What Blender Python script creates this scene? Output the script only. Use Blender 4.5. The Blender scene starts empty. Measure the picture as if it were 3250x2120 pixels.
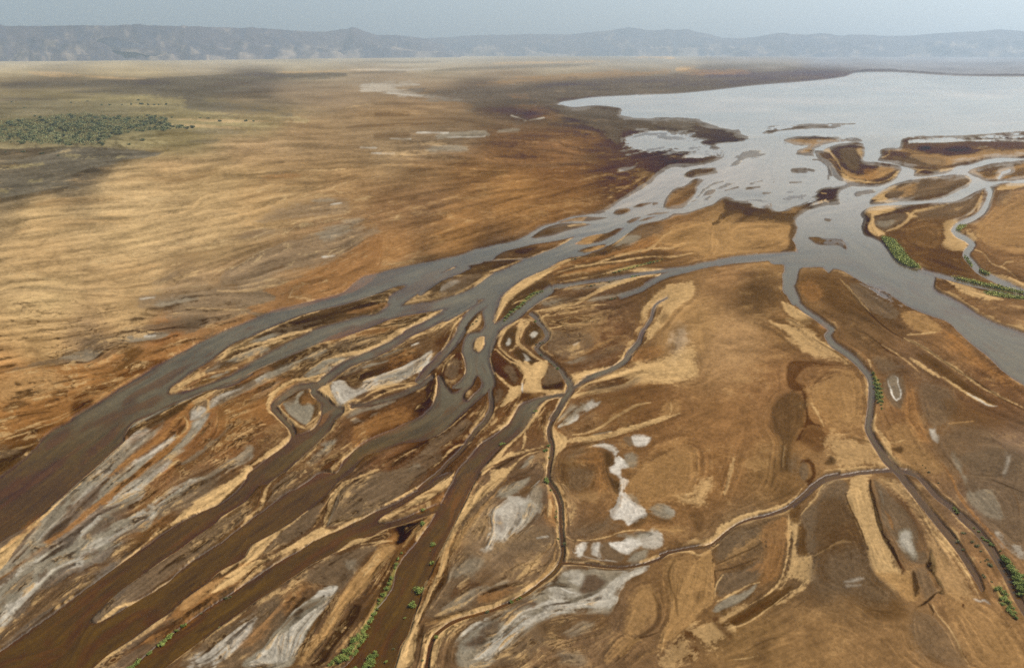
import bpy, math, random
import numpy as np

scene = bpy.context.scene
COL = scene.collection
rng = np.random.default_rng(7)
random.seed(7)

# ---------------------------------------------------------------- camera
H = 150.0                       # camera height above the water, metres
W_PX, H_PX, F_PX, V_H = 3250.0, 2120.0, 2550.0, 150.0
CX, CY = W_PX / 2, H_PX / 2
PITCH = math.atan((CY - V_H) / F_PX)
cam_d = bpy.data.cameras.new("camera")
cam_d.sensor_fit = 'HORIZONTAL'
cam_d.sensor_width = 36.0
cam_d.lens = 36.0 * F_PX / W_PX
cam_d.clip_start = 1.0
cam_d.clip_end = 120000.0
cam = bpy.data.objects.new("camera", cam_d)
cam.location = (0, 0, H)
cam.rotation_euler = (math.pi / 2 - PITCH, 0, 0)
COL.objects.link(cam)
scene.camera = cam

# ---------------------------------------------------------------- sky, sun, exposure
SUN_EL, SUN_AZ = math.radians(46), math.radians(68)     # azimuth clockwise from the view direction
world = bpy.data.worlds.new("World")
scene.world = world
world.use_nodes = True
wn = world.node_tree
bg = wn.nodes["Background"]
sky = wn.nodes.new("ShaderNodeTexSky")
sky.sky_type = 'NISHITA'
sky.sun_disc = False
sky.sun_elevation = SUN_EL
sky.sun_rotation = SUN_AZ
sky.altitude = 300
sky.air_density = 0.6
sky.dust_density = 5.0
sky.ozone_density = 0.5
wb = wn.nodes.new("ShaderNodeMix")           # dusty desert air: less blue than the clean model sky
wb.data_type = 'RGBA'
wb.blend_type = 'MULTIPLY'
wb.inputs[0].default_value = 1.0
wb.inputs[7].default_value = (1.0, 0.975, 0.83, 1)
wn.links.new(sky.outputs[0], wb.inputs[6])
wn.links.new(wb.outputs[2], bg.inputs[0])
bg.inputs[1].default_value = 0.10
sun_d = bpy.data.lights.new("sun", 'SUN')
sun_d.energy = 4.4
sun_d.angle = math.radians(0.5)
sun_d.color = (1.0, 0.95, 0.87)
sun = bpy.data.objects.new("sun", sun_d)
sun.rotation_euler = (math.pi / 2 - SUN_EL, 0, -SUN_AZ)
# a sun lamp shines along its -Z: aim it from the sun's position towards the ground
from mathutils import Vector
sdir = Vector((math.sin(SUN_AZ) * math.cos(SUN_EL), math.cos(SUN_AZ) * math.cos(SUN_EL), math.sin(SUN_EL)))
sun.rotation_euler = sdir.to_track_quat('Z', 'Y').to_euler()
COL.objects.link(sun)
scene.view_settings.view_transform = 'Standard'
scene.view_settings.look = 'None'
scene.view_settings.exposure = 0.6
scene.view_settings.gamma = 1.0
scene.cycles.use_denoising = False
scene.cycles.max_bounces = 6
scene.cycles.volume_bounces = 1
LIGHT_K = np.array((2.0, 2.12, 2.42), np.float32)      # divides the measured colours to get the albedo under this light

# ---------------------------------------------------------------- geometry of the view: survey marks -> ground
SP, CP = math.sin(PITCH), math.cos(PITCH)
def ground(u, v, z=0.0):
    a = (np.asarray(u, float) - CX) / F_PX
    t = (np.asarray(v, float) - CY) / F_PX
    lam = (H - z) / (SP + t * CP)
    return lam * a, lam * (CP - t * SP)

TILES = {'A': (0, 1000, 2.586), 'B': (0, 1520, 2.586), 'C': (700, 900, 2.586), 'D': (700, 1500, 2.504),
         'E': (1400, 600, 2.586), 'F': (1400, 1150, 2.586), 'G': (1300, 1520, 2.586), 'H': (1750, 350, 2.586),
         'I': (2450, 350, 2.586), 'J': (2450, 900, 2.586), 'K': (2100, 1450, 2.3167), 'L': (2600, 1450, 2.317),
         'M': (0, 0, 2.1636), 'N': (1100, 0, 2.1636), 'O': (2150, 0, 2.1636), 'Q': (0, 450, 2.1636),
         'X': (0, 0, 1.0), 'Z': (0, 0, 0.732)}
def parse(txt):
    out = []
    for line in txt.strip().split('\n'):
        line = line.strip()
        if not line or line[0] == '#':
            continue
        h, b = line.split(':')
        h = h.split()
        tile = None
        for k in h[1:]:
            if k in TILES:
                tile = k
        if h[0] in 'ps':
            tile = h[2]
        pts = []
        s0 = TILES[tile][2]
        for tok in b.split():
            if tok[0] == '@':
                tile = tok[1]
                if ',' not in tok and len(tok) == 2:
                    continue
            if ',' not in tok:
                continue
            x, y = tok.split(',')[:2]
            x0, y0, s = TILES[tile]
            pts.append((x0 + float(x) / s, y0 + float(y) / s))
        out.append((h, s0, np.array(pts)))
    return out

HAZE_S = 0.65e-4
HAZE_C = (0.42, 0.50, 0.60)
HAZE_TINT = (0.51, 0.66, 0.82)
WATER = """
# water polygons / strokes, islands.  lines: kind tile [width] : points
# lake
wl X : 4200,246 3250,245 3030,242 2840,231 2715,233 2680,245 2565,259 2400,272 2250,289 2150,298 2024,303 1886,310 1820,319 1775,328 1816,340 1886,335 1960,342 1974,351 1969,365 2048,374 2200,377 2280,402 2340,412 2420,392 2480,400 2560,392 2720,392 2600,412 2450,428 2450,470 2850,470 2865,440 2910,432 2985,433 3080,427 3160,423 3250,417 4200,410
wl H : 1300,70 1530,100 1620,125 1540,150 1560,190 1640,215 1720,200 1680,175 1760,140 1900,120 2069,100 2069,0 1300,0
# lagoon
ws H 40 : 2069,185 1900,205 1750,228 1600,255
wp H : 1350,285 1450,268 1600,250 1750,220 1900,195 2069,180 2300,180 2700,180 2700,330 2150,330 2250,560 2200,640 2140,690 2110,710 2069,720 1800,740 1520,740 1430,710 1380,730 1330,770 1240,800 1100,840 1000,850 960,875 900,900 760,930 650,960 600,985 520,1050 460,1110 400,1145 300,1170 200,1180 120,1220 0,1250 -20,1210 60,1190 200,1140 280,1110 300,1020 200,1020 0,1066 0,1000 150,950 300,920 400,900 440,870 380,855 440,840 530,770 600,730 700,680 800,620 850,570 900,520 980,475 1100,470 1250,450 1350,420 1420,390 1400,330
# lagoon east (tile I coords)
wp I : 0,200 90,170 300,155 600,140 760,120 760,262 700,262 480,280 380,320 345,350 380,400 450,450 520,560 600,610 400,640 340,690 310,740 180,790 60,830 0,800
# right big river
wp I : 190,905 300,825 450,785 560,765 545,700 570,660 640,635 860,630 980,592 1030,545 1030,505 1065,482 1000,452 850,428 745,415 762,350 745,265 1010,240 920,300 885,335 895,370 870,410 1000,438 1100,468 1172,500 1160,545 1250,547 1400,527 1460,515 1520,458 1640,443 1800,400 2069,393 2400,380 2400,402 2069,412 1850,432 1700,465 1625,490 1600,512 1680,552 1760,582 1900,580 2069,568 2400,555 2400,580 2069,597 1900,602 1810,625 1740,642 1660,682 1520,742 1300,762 1100,777 900,782 800,797 750,825 722,860 750,890 730,960 760,1030 850,1062 930,1125 990,1215 1060,1275 1200,1315 1330,1365 1330,1470 1480,1552 1560,1594 1700,1684 1820,1744 1950,1794 2069,1834 2500,2000 2500,2440 2069,2254 1900,2144 1780,2024 1650,1924 1540,1824 1440,1734 1300,1684 1130,1614 1000,1530 900,1470 800,1440 700,1385 600,1325 500,1300 460,1335 420,1290 300,1290 225,1302 200,1400 170,1480 205,1560 100,1500 95,1430 102,1340 95,1270 0,1257 0,1188 190,1165 200,1110 170,1062 190,1040 212,960
ip I : 800,742 900,662 1000,612 1160,572 1300,552 1500,532 1600,532 1640,570 1628,620 1560,652 1440,712 1300,742 1050,752 900,772 800,772
ip I : 90,250 130,232 320,207 500,217 680,224 745,252 700,262 600,258 480,275 380,310 340,342 350,388 320,380 200,360 205,330 295,296 180,290
ip I : 415,342 480,297 600,272 740,277 762,350 748,412 850,432 1000,457 1062,482 1030,540 1000,590 870,630 640,608 600,590 560,540 530,470 480,400
is I 26 : 0,1204 120,1198 240,1186
is I 60 : 310,1050 420,1080 560,1090 610,1140
is I 14 : 335,408 395,404
is I 34 : 470,460 480,530
is I 22 : 465,545 465,560
is I 22 : 300,490 340,498
is I 36 : 170,498 275,492
is I 16 : 150,595 240,592
is I 30 : 440,900 470,905
is I 40 : 700,690 840,662
# main left river
wp X : 2450,480 1980,680 1899,679 1864,683 1806,691 1771,704 1736,714 1694,733 1667,751 1632,766 1574,778 1516,791 1458,811 1400,823 1370,830 1300,844 1245,856 1195,869 1145,884 1087,931 1033,946 947,968 878,983 828,1002 762,1031 700,1057 634,1089 572,1122 534,1143 475,1174 425,1205 375,1236 332,1267 286,1294 240,1317 217,1340 166,1363 131,1398 93,1445 46,1480 0,1514 -500,1900 -500,2080 0,1720 39,1694 77,1675 116,1648 170,1597 216,1563 221,1557 325,1464 390,1402 391,1391 425,1340 483,1313 541,1286 603,1263 657,1240 735,1224 800,1186 700,1225 758,1202 828,1167 893,1140 951,1116 1021,1086 1087,1070 1164,1043 1241,1012 1319,997 1404,983 1439,984 1481,968 1531,948 1549,960 1560,1005 1566,1017 1574,985 1582,971 1590,944 1613,921 1647,894 1694,871 1748,847 1787,822 1856,810 1900,790 1946,772 1980,750 2050,700
ip A : 1372,640 1385,608 1480,540 1600,450 1700,390 1800,310 1900,240 2069,168 2160,125 2350,45 2500,-12 2660,-50 2830,-90 3020,-150 3270,-240 3330,-235 3200,-150 3180,-80 3080,0 3000,0 2850,40 2620,112 2450,190 2290,270 2130,358 1960,450 1800,532 1600,602 1390,652
ip E : 440,558 520,512 640,482 760,452 900,432 1085,397 1040,432 960,472 830,522 690,572 430,584
ip E : 0,690 100,640 230,615 350,592 660,584 560,642 420,700 300,790 130,870 0,912 -200,948 -330,962 -300,930 -100,800 60,730 240,650 180,632
ip E : 740,397 850,322 960,287 1050,277 1190,277 1228,292 1050,340 900,384 760,404
ip E : 1115,450 1180,400 1260,375 1360,360 1450,322 1478,332 1420,382 1300,438 1180,464
ip E : 1112,512 1160,490 1290,460 1360,455 1350,482 1270,510 1180,528
ip E : 960,276 1080,240 1200,225 1290,228 1370,235 1260,262 1100,268
ws E 34 : -170,850 0,735 110,670 220,612 330,590
ip H : 500,850 560,802 640,802 640,830 560,862
ip H : 662,802 720,770 820,760 760,786
ip H : 920,802 930,742 960,692 1010,642 1100,612 1170,572 1250,572 1200,622 1180,682 1130,762 1080,802 960,812
ip H : 780,862 850,840 970,836 900,856
ip H : 610,922 680,880 740,876 640,932
ip H : 702,916 800,880 840,878 740,916
ip H : 1085,542 1120,502 1180,482 1300,477 1370,492 1360,516 1250,540 1130,550
ip H : 1250,702 1270,660 1360,645 1330,690
is H 14 : 1430,660 1530,630
is H 18 : 1600,645 1710,632
is H 16 : 1640,600 1730,582
is H 12 : 1730,682 1800,680
is H 14 : 1160,745 1190,732
is H 18 : 835,770 865,765
# R2 left extent already in main polygon; R6
ws C 96 : 2060,150 1980,190 1850,258
ws C 62 : 1900,230 1700,335 1560,398 1430,488 1250,575 1050,655 920,742 850,802
ws C 46 : 850,800 790,850 765,895 810,940 870,985 900,1020
wp C : 840,960 900,990 1000,1030 1000,1060 930,1130 880,1210 810,1290 720,1380 600,1480 520,1552 @D 480,10 370,90 310,100 190,230 100,290 0,350 @B 1760,370 1600,480 1500,560 1300,690 1110,830 960,940 850,1050 720,1190 600,1552 400,1900 -600,2300 -600,1850 0,1420 200,1270 500,1060 700,910 900,760 1100,620 1300,480 1430,390 1600,300 1850,180 1980,50 @C 230,1552 280,1520 380,1440 480,1370 560,1302 592,1250 640,1240 760,1200 820,1120
ws C 44 : 790,838 640,850 560,902 475,965 432,1015 462,1065 530,1135 580,1190 600,1250
# R3 system
wp E : 560,790 480,900 455,970 425,1080 470,1105 500,1090 450,1230 430,1290 405,1350 400,1420 430,1500 @F 400,20 430,100 435,200 380,240 300,310 200,400 130,460 0,580 @C 1700,1270 1640,1290 1480,1310 1330,1370 1200,1400 1130,1470 1060,1552 @D 940,60 830,180 740,260 650,330 500,430 380,500 240,580 180,680 0,780 @B 1700,850 1600,920 1500,990 1400,1090 1250,1190 1100,1300 900,1430 760,1552 400,1800 -400,2300 -400,1700 500,1400 720,1190 800,1180 1050,1050 1200,960 1340,880 1500,740 1700,600 1810,527 @D 0,560 180,420 330,310 500,180 640,110 800,0 @C 960,1552 1000,1480 1060,1410 1150,1330 1250,1270 1400,1210 1500,1160 1600,1120 1700,1040 1760,960 1780,870 1790,760 1900,900 1990,860 @F 100,210 160,160 200,90 200,20 @E 175,1340 185,1260 220,1200 330,1170 360,1120 345,1010 380,930 300,880 420,780
ws E 60 : 385,930 270,1000 200,1085 150,1200 90,1280 0,1375 -60,1440 -110,1480 -180,1570
ws C 30 : 1730,770 1640,840 1450,925 1250,980 1080,1010
ip E : 320,1035 335,1090 300,1140 210,1190 190,1160 220,1100 270,1050
ip E : 355,1205 365,1250 350,1300 300,1345 265,1320 260,1270 300,1220
ip C : 1955,570 2000,640 2012,700 1990,780 1930,840 1860,860 1825,800 1830,720 1860,660 1910,600
ip F : 300,105 330,140 330,200 280,260 215,320 180,300 190,250 250,190 270,140
ws F 26 : 418,170 402,250 412,330 408,400 365,480 290,560 220,650 140,745 60,820 0,885 -80,960 -180,1040
# R7/R8
wp D : 1780,10 1840,0 1760,60 1600,150 1420,265 1280,350 1240,400 1300,405 1480,350 1640,290 1740,250 1760,300 1690,325 1480,400 1300,450 1180,510 1060,530 960,600 860,660 740,720 620,800 480,890 300,1010 150,1120 0,1222 -200,1370 -400,1520 -600,1700 -760,1800 -960,1800 -560,1420 -430,1320 -200,1150 0,1015 120,940 260,850 350,785 450,715 600,636 720,560 830,500 980,440 1100,382 1210,325 1400,240 1600,120
# central R9
wp F : 1010,258 1000,285 930,292 830,325 780,385 730,465 640,585 530,665 440,745 350,860 260,1000 170,1190 90,1360 20,1500 -40,1620 -90,1740 -150,1840 -180,1960 -220,2070 -270,2230 -330,2330 -360,2430 -400,2560 -440,2700 -1000,2800 -900,2580 -760,2470 -690,2360 -640,2250 -590,2120 -540,2040 -470,1960 -400,1850 -360,1700 -280,1570 -140,1400 -60,1270 0,1165 40,1080 90,990 150,870 220,800 310,690 450,590 560,500 620,400 660,345 720,325 770,300 840,280 930,270
# R10 canal
ws E 22 : 740,1030 780,1060 795,1095 840,1140 872,1190 858,1242 800,1282 782,1312 812,1352 870,1392 930,1442 990,1502 1010,1542 1060,1592
ws F 40 : 1040,150 1064,190 1062,230 1020,290 960,390 908,475
ws F 22 : 908,470 882,550 885,620 908,685 905,765 890,830 880,900 885,970 910,1030 950,1100 975,1180 980,1290 988,1400 992,1552
ws G 25 : 1240,400 1250,500 1255,600 1240,680 1190,760 1060,870 950,950 830,1010 700,1070 560,1110 420,1150 300,1210 222,1270 175,1350 150,1450 135,1600 120,1800
ws G 17 : 1245,690 1330,690 1450,702 1600,722 1750,727 1900,705 2000,672 2069,640 2120,600
ws K 17 : -10,722 100,692 250,667 340,655 400,622 470,560 550,502 650,462 780,432 900,390 980,340
ws K 38 : 960,355 1060,275 1130,210 1200,165 1290,142
ws L 19 : 110,155 260,127 400,110 530,100
# R12
ws J 78 : 130,-60 135,0 150,60 190,140
ws J 36 : 180,130 270,220 370,285 440,345 490,385 452,430 490,480
ws J 46 : 470,450 500,500 570,545 650,602 740,690 800,770 818,870 810,1000 795,1120 790,1200 830,1290 880,1370 930,1450 1000,1520 1050,1570
ws L 44 : 460,-20 540,70 600,140 660,220 740,320 820,420 900,520 980,620 1040,700
wt L 38 : 1000,640 1030,690 1100,800 1160,900 1195,980
ws L 28 : 560,92 700,130 770,190 860,290 960,370 1060,460
ws L 44 : 1040,440 1160,550 1240,650 1320,780 1400,920 1450,1030 1520,1150 1700,1450
# R5
ws H 54 : 2080,1190 1900,1195 1700,1212 1500,1230 1380,1250
ws H 40 : 1420,1245 1250,1275 1100,1315 960,1352 870,1390 780,1440
ws H 22 : 1300,1262 1150,1290 1000,1308 800,1338 600,1368 400,1395 200,1425 60,1455
ws H 34 : 790,1435 740,1470 640,1505 570,1530
ws E 66 : 890,830 800,895 700,965 600,1045 480,1125 420,1170
ws E 26 : 1000,795 930,805 880,840
# R16
ws E 18 : 1850,895 1770,940 1740,1000 1722,1070 1680,1135
wt E 36 : 1690,1120 1640,1200 1620,1260 1560,1330 1520,1400 1470,1440 1380,1490 1200,1560 1080,1640
# R13
ws I 38 : 1770,640 1790,675 1770,745 1740,815 1690,865 1620,900 1530,942 1492,985
ws I 42 : 1492,985 1525,1025 1600,1062 1642,1110 1600,1165 1592,1195 1640,1255 1700,1322 1800,1375 1930,1435 2069,1500 2300,1600
ws I 26 : 1240,1325 1450,1382 1650,1432 1900,1490 2069,1535 2300,1590
ws I 20 : 1870,555 1890,520 1950,495
"""
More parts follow.
